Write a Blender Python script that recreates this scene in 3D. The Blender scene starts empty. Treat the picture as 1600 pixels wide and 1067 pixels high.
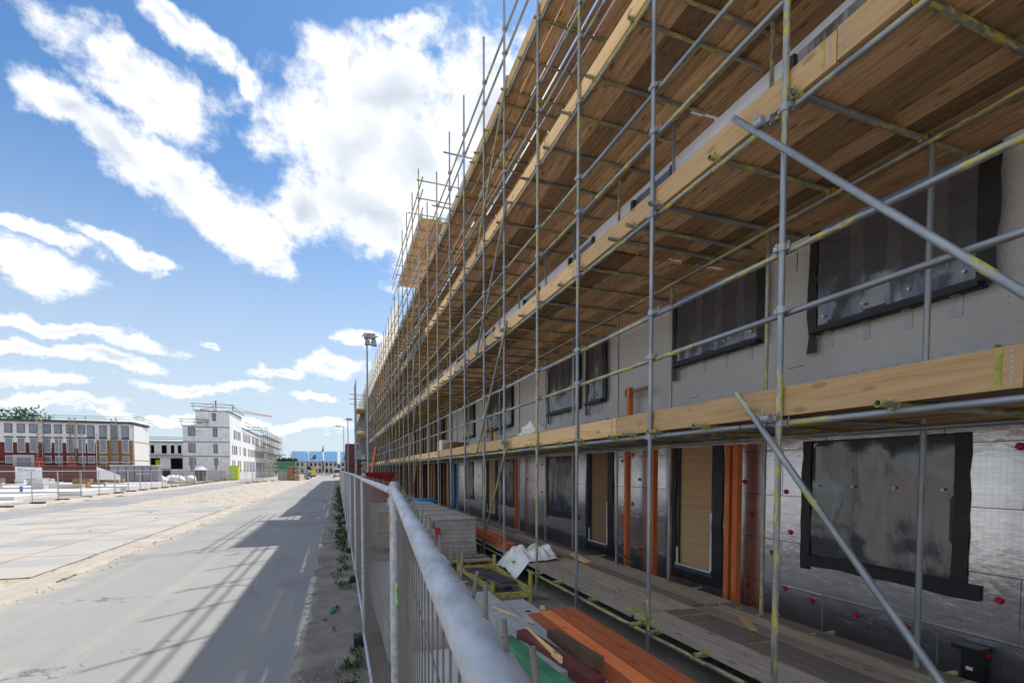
import bpy, math, random
from mathutils import Vector, Matrix, Quaternion, noise
random.seed(7)
S = bpy.context.scene
C = S.collection
R = math.radians
# ------------------------------------------------------------------ camera
cam = bpy.data.objects.new('camera', bpy.data.cameras.new('camera'))
C.objects.link(cam); S.camera = cam
cam.location = (0, 0, 2.15)
cam.rotation_euler = (R(90 - 2.16), 0, R(-19.88))
cam.data.sensor_width = 36; cam.data.lens = 36 * 755 / 1600
cam.data.shift_y = 0.1425
cam.data.clip_start = 0.05; cam.data.clip_end = 3000
S.view_settings.view_transform = 'Standard'; S.view_settings.look = 'None'
S.view_settings.exposure = 0.70; S.view_settings.gamma = 1
# ------------------------------------------------------------------ sun
SUN = Vector((.49, .39, 1.0)).normalized()
sl = bpy.data.lights.new('sun', 'SUN'); sl.energy = 3.3; sl.angle = R(0.5); sl.color = (1, .955, .88)
so = bpy.data.objects.new('sun', sl); C.objects.link(so)
so.rotation_euler = SUN.to_track_quat('Z', 'Y').to_euler(); so.location = (20, 20, 60)
# ------------------------------------------------------------------ sky with clouds placed by world direction
CLOUDS=[
 ((0.0673,0.8074,0.5861),(6.17,-2.04,1.25),(-3.71,-8.45,11.21)),
 ((0.0246,0.8486,0.5284),(7.0,-1.27,0.77),(-0.02,-6.36,9.26)),
 ((0.1228,0.8539,0.5057),(5.27,-0.85,-0.83),(2.18,-5.63,7.99)),
 ((0.0726,0.8966,0.4369),(5.91,-0.6,-0.89),(3.25,-6.31,11.27)),
 ((0.236,0.7751,0.5861),(7.49,-2.85,-0.1),(-1.83,-6.1,7.96)),
 ((0.1195,0.7541,0.6458),(16.79,-4.45,1.31),(-4.44,-30.99,36.24)),
 ((-0.0419,0.8996,0.4346),(15.91,-0.95,2.36),(0.68,-8.25,15.98)),
 ((-0.3249,0.8153,0.4794),(17.72,8.53,-3.54),(16.58,-9.06,25.6)),
 ((-0.2551,0.8087,0.5301),(13.41,3.28,0.5),(12.1,-11.55,22.5)),
 ((-0.2407,0.8306,0.5021),(16.14,2.69,2.29),(10.32,-14.37,27.72)),
 ((-0.2868,0.8428,0.4555),(11.35,6.02,-5.09),(17.99,-7.58,24.26)),
 ((-0.2185,0.8724,0.4372),(9.64,3.45,-3.21),(12.31,-6.88,18.74)),
 ((-0.1479,0.9034,0.4024),(11.18,2.58,-2.92),(9.0,-6.45,16.54)),
 ((-0.2044,0.7769,0.5955),(18.72,6.22,-2.53),(25.72,-18.23,31.77)),
 ((-0.1533,0.7954,0.5863),(21.07,5.48,-2.78),(23.29,-18.91,30.89)),
 ((-0.1172,0.8152,0.5672),(50.93,-1.78,12.21),(3.39,-18.52,26.44)),
 ((-0.3966,0.8722,0.2864),(14.72,6.43,-0.94),(10.18,-6.2,31.23)),
 ((-0.3776,0.864,0.3331),(12.69,5.05,-0.23),(26.28,-18.23,75.58)),
 ((-0.3103,0.8895,0.3354),(16.84,6.44,-2.99),(31.25,-17.41,73.59)),
 ((-0.2688,0.9089,0.319),(23.75,8.12,-4.7),(23.86,-13.61,57.33)),
 ((-0.3699,0.9057,0.2071),(8.16,2.62,0.7),(12.62,-13.79,80.45)),
 ((-0.4132,0.8933,0.1769),(20.91,8.89,1.14),(14.46,-11.7,90.05)),
 ((-0.3355,0.9259,0.1736),(13.08,3.96,1.26),(9.38,-12.89,84.02)),
 ((-0.4082,0.9031,0.1334),(16.4,6.72,0.95),(8.96,-7.78,76.31)),
 ((-0.401,0.91,0.105),(14.98,5.87,1.55),(7.28,-9.57,105.99)),
 ((-0.2124,0.9671,0.1398),(9.46,1.45,0.76),(4.3,-11.57,83.06)),
 ((-0.1039,0.9802,0.1688),(23.2,1.64,1.8),(2.58,-12.65,72.11)),
 ((-0.0054,0.9827,0.1852),(13.78,-0.59,0.83),(0.68,-9.24,46.33)),
 ((0.041,0.9679,0.248),(23.55,-1.94,1.66),(0.05,-13.92,52.3)),
 ((-0.204,0.9569,0.2067),(47.89,9.41,1.27),(18.37,-24.76,130.28)),
 ((-0.0346,0.9911,0.1283),(19.34,0.05,0.92),(2.63,-18.33,138.35)),
 ((-0.0634,0.9949,0.0783),(9.64,0.09,0.29),(1.71,-6.95,83.27)),
 ((-0.2326,0.9683,0.0909),(6.58,1.03,0.35),(4.9,-10.09,114.49)),
 ((-0.3518,0.9313,0.0946),(19.92,6.82,1.65),(7.33,-10.55,125.92)),
]

for az, el, ra in ((-62, 38, .30), (-85, 22, .26), (-110, 48, .42), (-140, 25, .34), (-170, 50, .45), (160, 24, .36), (130, 48, .36), (-60, 66, .25), (100, 20, .3), (-100, 8, .2), (-55, 12, .12)):  # added clouds out of view, put in to brighten the shaded areas
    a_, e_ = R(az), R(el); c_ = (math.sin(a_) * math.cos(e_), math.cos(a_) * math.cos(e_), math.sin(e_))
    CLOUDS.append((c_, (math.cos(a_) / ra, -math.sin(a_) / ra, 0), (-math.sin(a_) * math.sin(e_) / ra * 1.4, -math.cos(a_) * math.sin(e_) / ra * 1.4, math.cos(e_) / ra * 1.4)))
W = bpy.data.worlds.new("World"); S.world = W; W.use_nodes = True
nt = W.node_tree; nt.nodes.clear()
def wn(t, **k):
    n = nt.nodes.new(t)
    for a, b in k.items(): setattr(n, a, b)
    return n
def wl(a, b): nt.links.new(a, b)
def wm(op, a, b=None, c=None, clamp=False):
    n = wn('ShaderNodeMath', operation=op, use_clamp=clamp)
    for i, x in enumerate((a, b, c)):
        if x is None: continue
        if isinstance(x, (int, float)): n.inputs[i].default_value = x
        else: wl(x, n.inputs[i])
    return n.outputs[0]
def wv(op, a, b=None):
    n = wn('ShaderNodeVectorMath', operation=op)
    for i, x in enumerate((a, b)):
        if x is None: continue
        if isinstance(x, (tuple, list)): n.inputs[i].default_value = x
        else: wl(x, n.inputs[i])
    return n
sky = wn('ShaderNodeTexSky', sky_type='NISHITA', sun_disc=False)
sky.sun_elevation = math.asin(SUN.z); sky.sun_rotation = math.atan2(SUN.x, SUN.y)
sky.air_density = 1.0; sky.dust_density = 0.6; sky.ozone_density = 2.2
tc = wn('ShaderNodeTexCoord'); D = tc.outputs['Generated']
sep = wn('ShaderNodeSeparateXYZ'); wl(D, sep.inputs[0])
zz = wm('ADD', wm('MAXIMUM', sep.outputs[2], 0.0), 0.22)
pl = wn('ShaderNodeCombineXYZ')
wl(wm('DIVIDE', sep.outputs[0], zz), pl.inputs[0]); wl(wm('DIVIDE', sep.outputs[1], zz), pl.inputs[1])
def wnoise(vec, scale, detail, rough, off=(0, 0, 0)):
    v = wv('ADD', vec, off).outputs[0]
    n = wn('ShaderNodeTexNoise'); n.inputs['Scale'].default_value = scale
    n.inputs['Detail'].default_value = detail; n.inputs['Roughness'].default_value = rough
    wl(v, n.inputs['Vector']); return n
wp = wnoise(D, 7.0, 7, .6)
wd = wv('SCALE', wv('SUBTRACT', wp.outputs['Color'], (.5, .5, .5)).outputs[0]); wd.inputs['Scale'].default_value = .11
Dw = wv('ADD', D, wd.outputs[0]).outputs[0]
best = None
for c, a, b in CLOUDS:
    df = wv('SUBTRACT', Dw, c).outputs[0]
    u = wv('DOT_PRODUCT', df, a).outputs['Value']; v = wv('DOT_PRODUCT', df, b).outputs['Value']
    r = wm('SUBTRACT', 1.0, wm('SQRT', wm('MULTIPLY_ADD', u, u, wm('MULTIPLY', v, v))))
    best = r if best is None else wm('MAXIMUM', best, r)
fb = wnoise(pl.outputs[0], 5.0, 9, .62, (3, 1, 0)).outputs['Fac']
fine = wnoise(D, 26.0, 6, .6, (1, 4, 0)).outputs['Fac']
dens = wm('ADD', wm('MAXIMUM', best, -.6), wm('MULTIPLY_ADD', wm('SUBTRACT', fb, .475), 2.3, wm('MULTIPLY', wm('SUBTRACT', fine, .5), 1.3)))
mr = wn('ShaderNodeMapRange', interpolation_type='SMOOTHSTEP'); wl(dens, mr.inputs[0])
mr.inputs[1].default_value = -.16; mr.inputs[2].default_value = .58
mask = mr.outputs[0]
# cloud shade: grey cores
sh = wnoise(Dw, 5.5, 5, .55, (7, 2, 1)).outputs['Fac']
ms = wn('ShaderNodeMapRange', interpolation_type='SMOOTHSTEP')
wl(wm('MULTIPLY_ADD', best, .45, sh), ms.inputs[0]); ms.inputs[1].default_value = .64; ms.inputs[2].default_value = 1.05
cc = wn('ShaderNodeMix', data_type='RGBA'); wl(ms.outputs[0], cc.inputs[0])
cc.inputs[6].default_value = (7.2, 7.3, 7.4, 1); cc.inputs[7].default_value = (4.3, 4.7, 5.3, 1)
# pale horizon
hz = wn('ShaderNodeMapRange', interpolation_type='SMOOTHSTEP'); wl(sep.outputs[2], hz.inputs[0])
hz.inputs[1].default_value = 0.0; hz.inputs[2].default_value = .55; hz.inputs[3].default_value = .85; hz.inputs[4].default_value = 0
skm = wn('ShaderNodeMix', data_type='RGBA', blend_type='MULTIPLY'); skm.inputs[0].default_value = 1
wl(sky.outputs[0], skm.inputs[6]); skm.inputs[7].default_value = (.58, .84, 1.02, 1)
sk2 = wn('ShaderNodeMix', data_type='RGBA'); wl(hz.outputs[0], sk2.inputs[0]); wl(skm.outputs[2], sk2.inputs[6]); sk2.inputs[7].default_value = (4.5, 5.0, 5.45, 1)
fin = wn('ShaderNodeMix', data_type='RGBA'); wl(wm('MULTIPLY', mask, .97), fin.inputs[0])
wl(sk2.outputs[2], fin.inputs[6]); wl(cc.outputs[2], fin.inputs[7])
bg = wn('ShaderNodeBackground'); bg.inputs[1].default_value = .1; wl(fin.outputs[2], bg.inputs[0])
wo = wn('ShaderNodeOutputWorld'); wl(bg.outputs[0], wo.inputs[0])
S.cycles.max_bounces = 10; S.cycles.diffuse_bounces = 6
W.cycles.sampling_method = 'MANUAL'; W.cycles.sample_map_resolution = 512

# ------------------------------------------------------------------ materials
class N:
    def __init__(s, name):
        s.m = bpy.data.materials.new(name); s.m.use_nodes = True
        s.t = s.m.node_tree; s.p = s.t.nodes['Principled BSDF']; s.o = s.t.nodes['Material Output']
        s.tc = s.n('ShaderNodeTexCoord')
    def n(s, t, **k):
        x = s.t.nodes.new(t)
        for a, b in k.items(): setattr(x, a, b)
        return x
    def l(s, a, b): s.t.links.new(a, b)
    def vec(s, scale=(1, 1, 1), rnd=False, src='Object'):
        mp = s.n('ShaderNodeMapping'); mp.inputs['Scale'].default_value = scale
        v = s.tc.outputs['Object' if src == 'World' else src]
        if src == 'World': v = s.n('ShaderNodeNewGeometry').outputs['Position']
        s.l(v, mp.inputs[0]); v = mp.outputs[0]
        if rnd:
            oi = s.n('ShaderNodeObjectInfo'); g = s.n('ShaderNodeNewGeometry')
            a = s.math('ADD', s.math('MULTIPLY', oi.outputs['Random'], 91.0), s.math('MULTIPLY', g.outputs['Random Per Island'], 57.0))
            cx = s.n('ShaderNodeCombineXYZ')
            for i in range(3): s.l(a, cx.inputs[i])
            ad = s.n('ShaderNodeVectorMath', operation='ADD'); s.l(v, ad.inputs[0]); s.l(cx.outputs[0], ad.inputs[1]); v = ad.outputs[0]
        return v
    def noise(s, vec, scale, detail=4, rough=.55):
        n = s.n('ShaderNodeTexNoise'); s.l(vec, n.inputs['Vector'])
        n.inputs['Scale'].default_value = scale; n.inputs['Detail'].default_value = detail; n.inputs['Roughness'].default_value = rough
        return n.outputs['Fac']
    def ramp(s, f, stops):
        r = s.n('ShaderNodeValToRGB'); e = r.color_ramp.elements
        while len(e) < len(stops): e.new(.5)
        for i, (p, c) in enumerate(stops):
            e[i].position = p; e[i].color = tuple(c) + (1,) if len(c) == 3 else c
        s.l(f, r.inputs[0]); return r.outputs[0]
    def step(s, f, a, b):
        m = s.n('ShaderNodeMapRange', interpolation_type='SMOOTHSTEP'); s.l(f, m.inputs[0])
        m.inputs[1].default_value = a; m.inputs[2].default_value = b; return m.outputs[0]
    def mix(s, f, a, b, mode='MIX'):
        m = s.n('ShaderNodeMix', data_type='RGBA', blend_type=mode)
        for i, x in ((0, f), (6, a), (7, b)):
            if isinstance(x, (int, float)): m.inputs[i].default_value = x
            elif isinstance(x, tuple): m.inputs[i].default_value = x + (1,)
            else: s.l(x, m.inputs[i])
        return m.outputs[2]
    def math(s, op, a, b=None, c=None):
        m = s.n('ShaderNodeMath', operation=op)
        for i, x in enumerate((a, b, c)):
            if x is None: continue
            if isinstance(x, (int, float)): m.inputs[i].default_value = x
            else: s.l(x, m.inputs[i])
        return m.outputs[0]
    def col(s, c):
        if isinstance(c, tuple): s.p.inputs['Base Color'].default_value = c + (1,)
        else: s.l(c, s.p.inputs['Base Color'])
    def set(s, rough=.7, metal=0, spec=None):
        if isinstance(rough, (int, float)): s.p.inputs['Roughness'].default_value = rough
        else: s.l(rough, s.p.inputs['Roughness'])
        s.p.inputs['Metallic'].default_value = metal
        if spec is not None: s.p.inputs['Specular IOR Level'].default_value = spec
    def bump(s, h, strength=.3, dist=.01):
        b = s.n('ShaderNodeBump'); b.inputs['Strength'].default_value = strength; b.inputs['Distance'].default_value = dist
        s.l(h, b.inputs['Height']); s.l(b.outputs[0], s.p.inputs['Normal'])
M = {}
def simple(name, c, rough=.7, metal=0, var=.25, scale=3, bump=.1, spec=None):
    k = N(name); v = k.vec(rnd=True); f = k.noise(v, scale, 6, .6)
    a = tuple(x * (1 - var) for x in c); b = tuple(min(1, x * (1 + var)) for x in c)
    k.col(k.ramp(f, [(.3, a), (.7, b)])); k.set(rough, metal, spec); k.bump(k.noise(v, scale * 12, 3), bump, .004); M[name] = k.m
    return k.m
def tube_mat(name, yel):
    k = N(name); v = k.vec((6, 6, 1), True)
    base = k.ramp(k.noise(v, 1.4, 6, .65), [(.3, (.17, .19, .21)), (.5, (.29, .31, .34)), (.72, (.42, .44, .46))])
    rust = k.mix(k.step(k.noise(v, 3.7, 5, .7), .62, .72), base, (.14, .1, .075))
    ye = k.ramp(k.noise(v, 5, 4), [(.3, (.40, .35, .04)), (.7, (.64, .57, .13))])
    m1 = k.step(k.noise(k.vec((1.2, 1.2, .9), True), 1.15, 3, .55), yel, yel + .04)
    m2 = k.step(k.noise(k.vec((14, 14, 4), True), 2.2, 6, .7), .45, .57)
    mk = k.math('MULTIPLY', m1, m2)
    k.col(k.mix(mk, rust, ye)); k.set(.42, 0.0); 
    k.l(k.math('MULTIPLY', k.math('SUBTRACT', 1.0, mk), .55), k.p.inputs['Metallic'])
    k.bump(k.noise(v, 22, 4), .25, .002); M[name] = k.m
tube_mat('steel_tube', .555); tube_mat('steel_tube_yellow', .43)
def wood(name, c1, c2, c3, rough=.75, sc=1.0, knots=True, stain=0):
    k = N(name); v = k.vec((16 * sc, .9 * sc, 16 * sc), True)
    g = k.noise(v, 1.6, 8, .68)
    col = k.ramp(g, [(.28, c1), (.5, c2), (.74, c3)])
    gi = k.n('ShaderNodeNewGeometry'); oi = k.n('ShaderNodeObjectInfo')
    rr = k.math('FRACT', k.math('ADD', gi.outputs['Random Per Island'], oi.outputs['Random']))
    col = k.mix(1.0, col, k.ramp(rr, [(0, (.32, .30, .28)), (.3, (.72, .68, .64)), (.7, (1.08, 1.04, 1.0)), (1, (1.25, 1.2, 1.1))]), 'MULTIPLY')
    if stain:
        st = k.step(k.noise(k.vec((5, 1.6, 5), True), 2.4, 5, .7), .56, .68)
        col = k.mix(k.math('MULTIPLY', st, stain), col, tuple(x * .35 for x in c1))
    if knots:
        vo = k.n('ShaderNodeTexVoronoi', feature='F1'); vo.inputs['Scale'].default_value = 1.0
        k.l(k.vec((7, 2.6, 7), True), vo.inputs['Vector'])
        kn = k.step(vo.outputs['Distance'], .20, .10)
        col = k.mix(k.math('MULTIPLY', kn, .75), col, tuple(x * .5 for x in c1))
    k.col(col); k.set(rough); k.bump(g, .35, .003); M[name] = k.m
wood('deck_wood', (.29, .165, .08), (.58, .38, .21), (.78, .57, .35), stain=.6)
wood('deck_wood_top', (.22, .185, .155), (.36, .31, .26), (.47, .41, .34), stain=.25)
wood('fresh_pine', (.60, .36, .16), (.80, .54, .265), (.88, .65, .37), stain=.10)
wood('grey_board', (.26, .22, .18), (.40, .34, .28), (.52, .45, .37), stain=.3)
wood('plywood', (.36, .225, .115), (.44, .285, .155), (.50, .34, .195), sc=.5, knots=False)
wood('orange_timber', (.52, .11, .035), (.70, .19, .06), (.80, .27, .10), knots=True)
wood('brown_timber', (.12, .065, .035), (.21, .125, .07), (.3, .19, .11))
simple('orange_primer', (.62, .15, .035), .5, var=.25, scale=4)
simple('yellow_paint', (.40, .36, .075), .55, var=.5, scale=9, bump=.3)
simple('green_paint', (.05, .22, .12), .6, var=.35)
simple('green_rail', (.03, .2, .17), .6)
simple('anchor_red', (.50, .008, .02), .5, var=.3)
simple('red_paint', (.42, .03, .03), .5, var=.3)
simple('dark_red', (.16, .045, .04), .5, var=.25)
simple('blue_paint', (.02, .16, .42), .45)
simple('blue_roof_foil', (.07, .24, .45), .7, var=.35, scale=1.5)
simple('black_membrane', (.010, .010, .012), .5, var=.4, scale=8, bump=.4)
simple('black_rubber', (.02, .02, .02), .7)
simple('frame_dark', (.022, .024, .03), .4)
simple('white_metal', (.62, .63, .64), .4)
simple('white_paint', (.72, .72, .71), .55, var=.08)
simple('white_sheet', (.78, .78, .76), .5, var=.08, scale=2, bump=.5)
simple('grey_concrete', (.38, .38, .375), .85, var=.2, scale=5, bump=.4)
simple('pale_concrete', (.50, .49, .475), .85, var=.16, scale=1.2, bump=.3)
simple('dark_brick', (.13, .022, .024), .85, var=.3, scale=2)
simple('ochre_brick', (.25, .13, .05), .85, var=.3, scale=2)
simple('lilac_brick', (.24, .21, .24), .85, var=.3, scale=9)
simple('white_insulation', (.70, .70, .72), .6, var=.14, scale=1.6)
simple('window_lilac', (.22, .24, .31), .2, var=.15, scale=.8)
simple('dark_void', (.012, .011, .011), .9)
simple('timber_brown_far', (.30, .18, .08), .8, var=.35, scale=2)
simple('dusty_wire', (.17, .15, .14), .6, 0, var=.2, scale=10, bump=.1)
simple('galvanised', (.36, .38, .40), .45, .5, var=.16, scale=14, bump=.25)
simple('anthracite', (.05, .055, .07), .5)
simple('tyre', (.02, .02, .02), .8)
simple('glass_dark', (.03, .04, .05), .08, var=.1)
simple('yellow_box', (.62, .6, .02), .5, var=.1)
simple('leaf', (.055, .105, .022), .7, var=.5, scale=20)
simple('leaf_far', (.06, .10, .035), .8, var=.5, scale=3)
simple('bark', (.1, .08, .06), .9)
simple('tag_orange', (.75, .36, .07), .6); simple('tag_green', (.35, .62, .22), .6); simple('black_ink', (.02, .02, .02), .6)
simple('spray_orange', (.85, .13, .04), .6)
simple('car_blue', (.03, .05, .12), .25); simple('blue_logo', (.08, .2, .45), .6); simple('grey_text', (.35, .37, .42), .6)
def rail_mat():
    k = N('zinc_rail'); v = k.vec((14, 4, 14)); 
    c = k.ramp(k.noise(v, 2.2, 6, .6), [(.3, (.29, .30, .32)), (.5, (.46, .48, .52)), (.75, (.63, .64, .66))])
    c = k.mix(k.math('MULTIPLY', k.step(k.noise(k.vec((40, 40, 40)), 2, 6, .7), .58, .7), .5), c, (.27, .25, .23))
    k.col(c); k.set(.5, .35); k.bump(k.noise(k.vec((30, 30, 30)), 3, 6, .7), .4, .002); M['zinc_rail'] = k.m
rail_mat()
def foil():
    k = N('foil'); v = k.vec(src='World')
    big = k.noise(k.vec((1, 1.3, 2.2), src='World'), 2.6, 6, .62); sm = k.noise(k.vec((1, 1, 1.6), src='World'), 9, 4, .6)
    vo = k.n('ShaderNodeTexVoronoi', feature='DISTANCE_TO_EDGE'); k.l(v, vo.inputs['Vector']); vo.inputs['Scale'].default_value = 5.5
    cr = k.step(vo.outputs[0], .0, .05)
    w1 = k.n('ShaderNodeTexWave', wave_type='BANDS', bands_direction='Y'); w1.inputs['Scale'].default_value = 6.3; k.l(v, w1.inputs[0])
    w2 = k.n('ShaderNodeTexWave', wave_type='BANDS', bands_direction='Z'); w2.inputs['Scale'].default_value = 6.3; k.l(v, w2.inputs[0])
    grid = k.math('MAXIMUM', k.step(w1.outputs['Fac'], .95, 1.0), k.step(w2.outputs['Fac'], .95, 1.0))
    c = k.ramp(big, [(.3, (.72, .73, .78)), (.7, (.86, .86, .92))])
    sp = k.n('ShaderNodeSeparateXYZ'); k.l(v, sp.inputs[0]); cb = k.n('ShaderNodeCombineXYZ'); k.l(sp.outputs[1], cb.inputs[0]); k.l(sp.outputs[2], cb.inputs[1])
    br = k.n('ShaderNodeTexBrick'); k.l(cb.outputs[0], br.inputs[0]); br.inputs['Scale'].default_value = 1; br.inputs['Brick Width'].default_value = 1.2; br.inputs['Row Height'].default_value = .6; br.inputs['Mortar Size'].default_value = .004
    br.inputs['Color1'].default_value = (.8, .8, .8, 1); br.inputs['Color2'].default_value = (1, 1, 1, 1); br.inputs['Mortar'].default_value = (.12, .12, .14, 1)
    c = k.mix(1.0, c, br.outputs['Color'], 'MULTIPLY')
    c = k.mix(k.math('MULTIPLY', grid, .28), c, (.3, .3, .34))
    k.col(c); k.set(k.math('MULTIPLY_ADD', sm, .10, .20), .96)
    rg = k.math('ABSOLUTE', k.math('SUBTRACT', k.noise(k.vec((1, 1, 1.3), src='World'), 3.3, 5, .55), .5))
    hh = k.math('ADD', k.math('MULTIPLY', big, .8), k.math('ADD', k.math('MULTIPLY', rg, 1.7), k.math('MULTIPLY', br.outputs['Fac'], -.3)))
    k.bump(hh, .38, .012); M['foil'] = k.m
foil()
def render_wall():
    k = N('grey_wall'); v = k.vec(src='World')
    a = k.noise(v, .8, 5); b = k.noise(v, 30, 6, .7); p = k.step(k.noise(v, 75, 2), .66, .74)
    c = k.ramp(a, [(.3, (.54, .53, .53)), (.7, (.67, .66, .65))])
    c = k.mix(k.math('MULTIPLY', p, k.step(k.noise(v, 3.2, 4), .45, .6)), c, (.13, .125, .12))
    br = k.n('ShaderNodeTexBrick'); k.l(k.vec((1, 1, 1), src='World'), br.inputs[0])
    c = k.mix(k.math('MULTIPLY', b, .35), c, (.25, .25, .25))
    k.col(c); k.set(.9); k.bump(k.math('SUBTRACT', b, p), .7, .008); M['grey_wall'] = k.m
render_wall()
def film():
    k = N('plastic_film'); v = k.vec((1, 1.2, .6), src='World')
    w = k.noise(v, 5, 6, .62)
    k.col((.12, .12, .14)); k.set(.12, 0, .9); k.p.inputs['IOR'].default_value = 1.8
    k.bump(k.noise(k.vec((1, 2.2, .7), src='World'), 5, 4, .5), .28, .02)
    tr = k.n('ShaderNodeBsdfTransparent'); mx = k.n('ShaderNodeMixShader')
    k.l(k.math('MULTIPLY_ADD', w, .15, .30), mx.inputs[0]); k.l(k.p.outputs[0], mx.inputs[1]); k.l(tr.outputs[0], mx.inputs[2]); k.l(mx.outputs[0], k.o.inputs[0])
    M['plastic_film'] = k.m
film()
def tarp():
    k = N('pale_sheeting'); v = k.vec(rnd=True)
    k.col(k.ramp(k.noise(v, .9, 5), [(.3, (.66, .6, .52)), (.7, (.82, .80, .76))])); k.set(.6)
    k.bump(k.noise(v, 4, 5), .6, .03)
    t = k.n('ShaderNodeBsdfTranslucent'); t.inputs[0].default_value = (.85, .78, .68, 1); mx = k.n('ShaderNodeMixShader'); mx.inputs[0].default_value = .5
    k.l(k.p.outputs[0], mx.inputs[1]); k.l(t.outputs[0], mx.inputs[2]); k.l(mx.outputs[0], k.o.inputs[0]); M['pale_sheeting'] = k.m
tarp()
def wrap():
    k = N('wrapped_brick'); v = k.vec((1, 1, 1), True)
    c = k.ramp(k.noise(v, 3, 6, .6), [(.3, (.31, .27, .24)), (.7, (.50, .46, .42))])
    w = k.n('ShaderNodeTexWave', wave_type='BANDS', bands_direction='Z'); w.inputs['Scale'].default_value = 3.4; w.inputs['Distortion'].default_value = 1.2; k.l(k.vec(), w.inputs[0])
    c = k.mix(k.math('MULTIPLY', k.step(w.outputs['Fac'], .12, .0), .6), c, (.16, .14, .13))
    k.col(c); k.set(.45); k.bump(k.noise(v, 8, 6, .65), .7, .02); M['wrapped_brick'] = k.m
wrap()
def ground_mats():
    k = N('sandy_soil'); v = k.vec(src='World')
    a = k.noise(v, .35, 8, .6); b = k.noise(v, 9, 8, .7)
    c = k.ramp(a, [(.3, (.30, .245, .18)), (.5, (.39, .33, .255)), (.7, (.46, .405, .325))])
    c = k.mix(k.step(b, .55, .7), c, (.22, .17, .12))
    k.col(c); k.set(.95); k.bump(b, .8, .04); M['sandy_soil'] = k.m
    k = N('dark_soil'); v = k.vec(src='World')
    a = k.noise(v, 1.6, 8, .65); b = k.noise(v, 22, 8, .7)
    c = k.ramp(a, [(.3, (.15, .13, .11)), (.55, (.27, .235, .20)), (.75, (.37, .325, .275))])
    c = k.mix(k.step(b, .55, .72), c, (.34, .31, .27)); k.col(c); k.set(.95); k.bump(b, .9, .03); M['dark_soil'] = k.m
    k = N('dusty_asphalt'); v = k.vec(src='World')
    a = k.noise(v, .25, 6, .6); g = k.noise(v, 55, 4, .8); s2 = k.noise(v, 1.3, 7, .62)
    c = k.ramp(a, [(.3, (.20, .197, .195)), (.7, (.265, .26, .25))])
    c = k.mix(k.step(g, .35, .75), c, (.36, .35, .335))
    c = k.mix(k.math('MULTIPLY', k.step(g, .42, .28), .6), c, (.12, .12, .12))
    sx = k.n('ShaderNodeSeparateXYZ'); k.l(v, sx.inputs[0])
    edge = k.step(k.math('SUBTRACT', k.math('MULTIPLY', s2, 2.2), k.math('ABSOLUTE', k.math('ADD', sx.outputs[0], 5.2))), .35, 1.2)
    dirt = k.math('MAXIMUM', edge, k.math('MULTIPLY', k.step(s2, .6, .75), .5))
    c = k.mix(k.math('MULTIPLY', dirt, .75), c, (.44, .37, .28))
    tr = k.noise(k.vec((2.2, .05, 1), src='World'), 1.0, 5, .6)
    c = k.mix(k.math('MULTIPLY', k.step(tr, .5, .72), .45), c, (.36, .33, .28)); c = k.mix(k.math('MULTIPLY', k.step(tr, .45, .25), .35), c, (.13, .13, .13))
    vc = k.n('ShaderNodeTexVoronoi', feature='DISTANCE_TO_EDGE'); vc.inputs['Scale'].default_value = .35
    wv_ = k.n('ShaderNodeVectorMath', operation='MULTIPLY_ADD'); nn_ = k.n('ShaderNodeTexNoise'); nn_.inputs['Scale'].default_value = 1.5; nn_.inputs['Detail'].default_value = 6; k.l(v, nn_.inputs['Vector'])
    k.l(nn_.outputs['Color'], wv_.inputs[0]); wv_.inputs[1].default_value = (1.6, 1.6, 0); k.l(v, wv_.inputs[2]); k.l(wv_.outputs[0], vc.inputs['Vector'])
    ck = k.math('MULTIPLY', k.step(vc.outputs[0], .006, .0), k.step(k.noise(v, .4, 3), .5, .56))
    c = k.mix(k.math('MULTIPLY', ck, .7), c, (.07, .07, .07))
    ps = k.step(k.noise(v, .18, 3, .4), .56, .565); c = k.mix(k.math('MULTIPLY', ps, .22), c, (.13, .13, .135))
    k.col(c); k.set(.9); k.bump(k.math('SUBTRACT', g, ck), .45, .005); M['dusty_asphalt'] = k.m
    k = N('slab_paving'); v = k.vec(src='World'); gi = k.n('ShaderNodeNewGeometry')
    c = k.ramp(gi.outputs['Random Per Island'], [(0, (.25, .245, .24)), (.35, (.33, .32, .31)), (.65, (.42, .385, .34)), (1, (.30, .30, .30))])
    c = k.mix(k.math('MULTIPLY', k.step(k.noise(v, .55, 7, .6), .44, .62), .85), c, (.47, .40, .31))
    c = k.mix(.3, c, k.ramp(k.noise(v, 30, 4, .8), [(.3, (.2, .2, .2)), (.7, (.5, .48, .46))]))
    k.col(c); k.set(.9); M['slab_paving'] = k.m
    k = N('loose_sand'); v = k.vec(src='World')
    w = k.n('ShaderNodeTexWave', wave_type='BANDS', bands_direction='X'); w.inputs['Scale'].default_value = .9; w.inputs['Distortion'].default_value = 7; w.inputs['Detail'].default_value = 3; k.l(k.vec((1, .45, 1), src='World'), w.inputs[0])
    b = k.noise(v, 14, 8, .72)
    c = k.ramp(k.noise(v, .9, 8, .6), [(.3, (.36, .315, .26)), (.7, (.47, .425, .365))])
    c = k.mix(k.math('MULTIPLY', k.step(w.outputs['Fac'], .4, .0), .18), c, (.3, .23, .16))
    c = k.mix(k.step(b, .58, .75), c, (.30, .235, .17)); k.col(c); k.set(.95); k.bump(k.math('ADD', w.outputs['Fac'], b), .5, .02); M['loose_sand'] = k.m
ground_mats()

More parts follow.
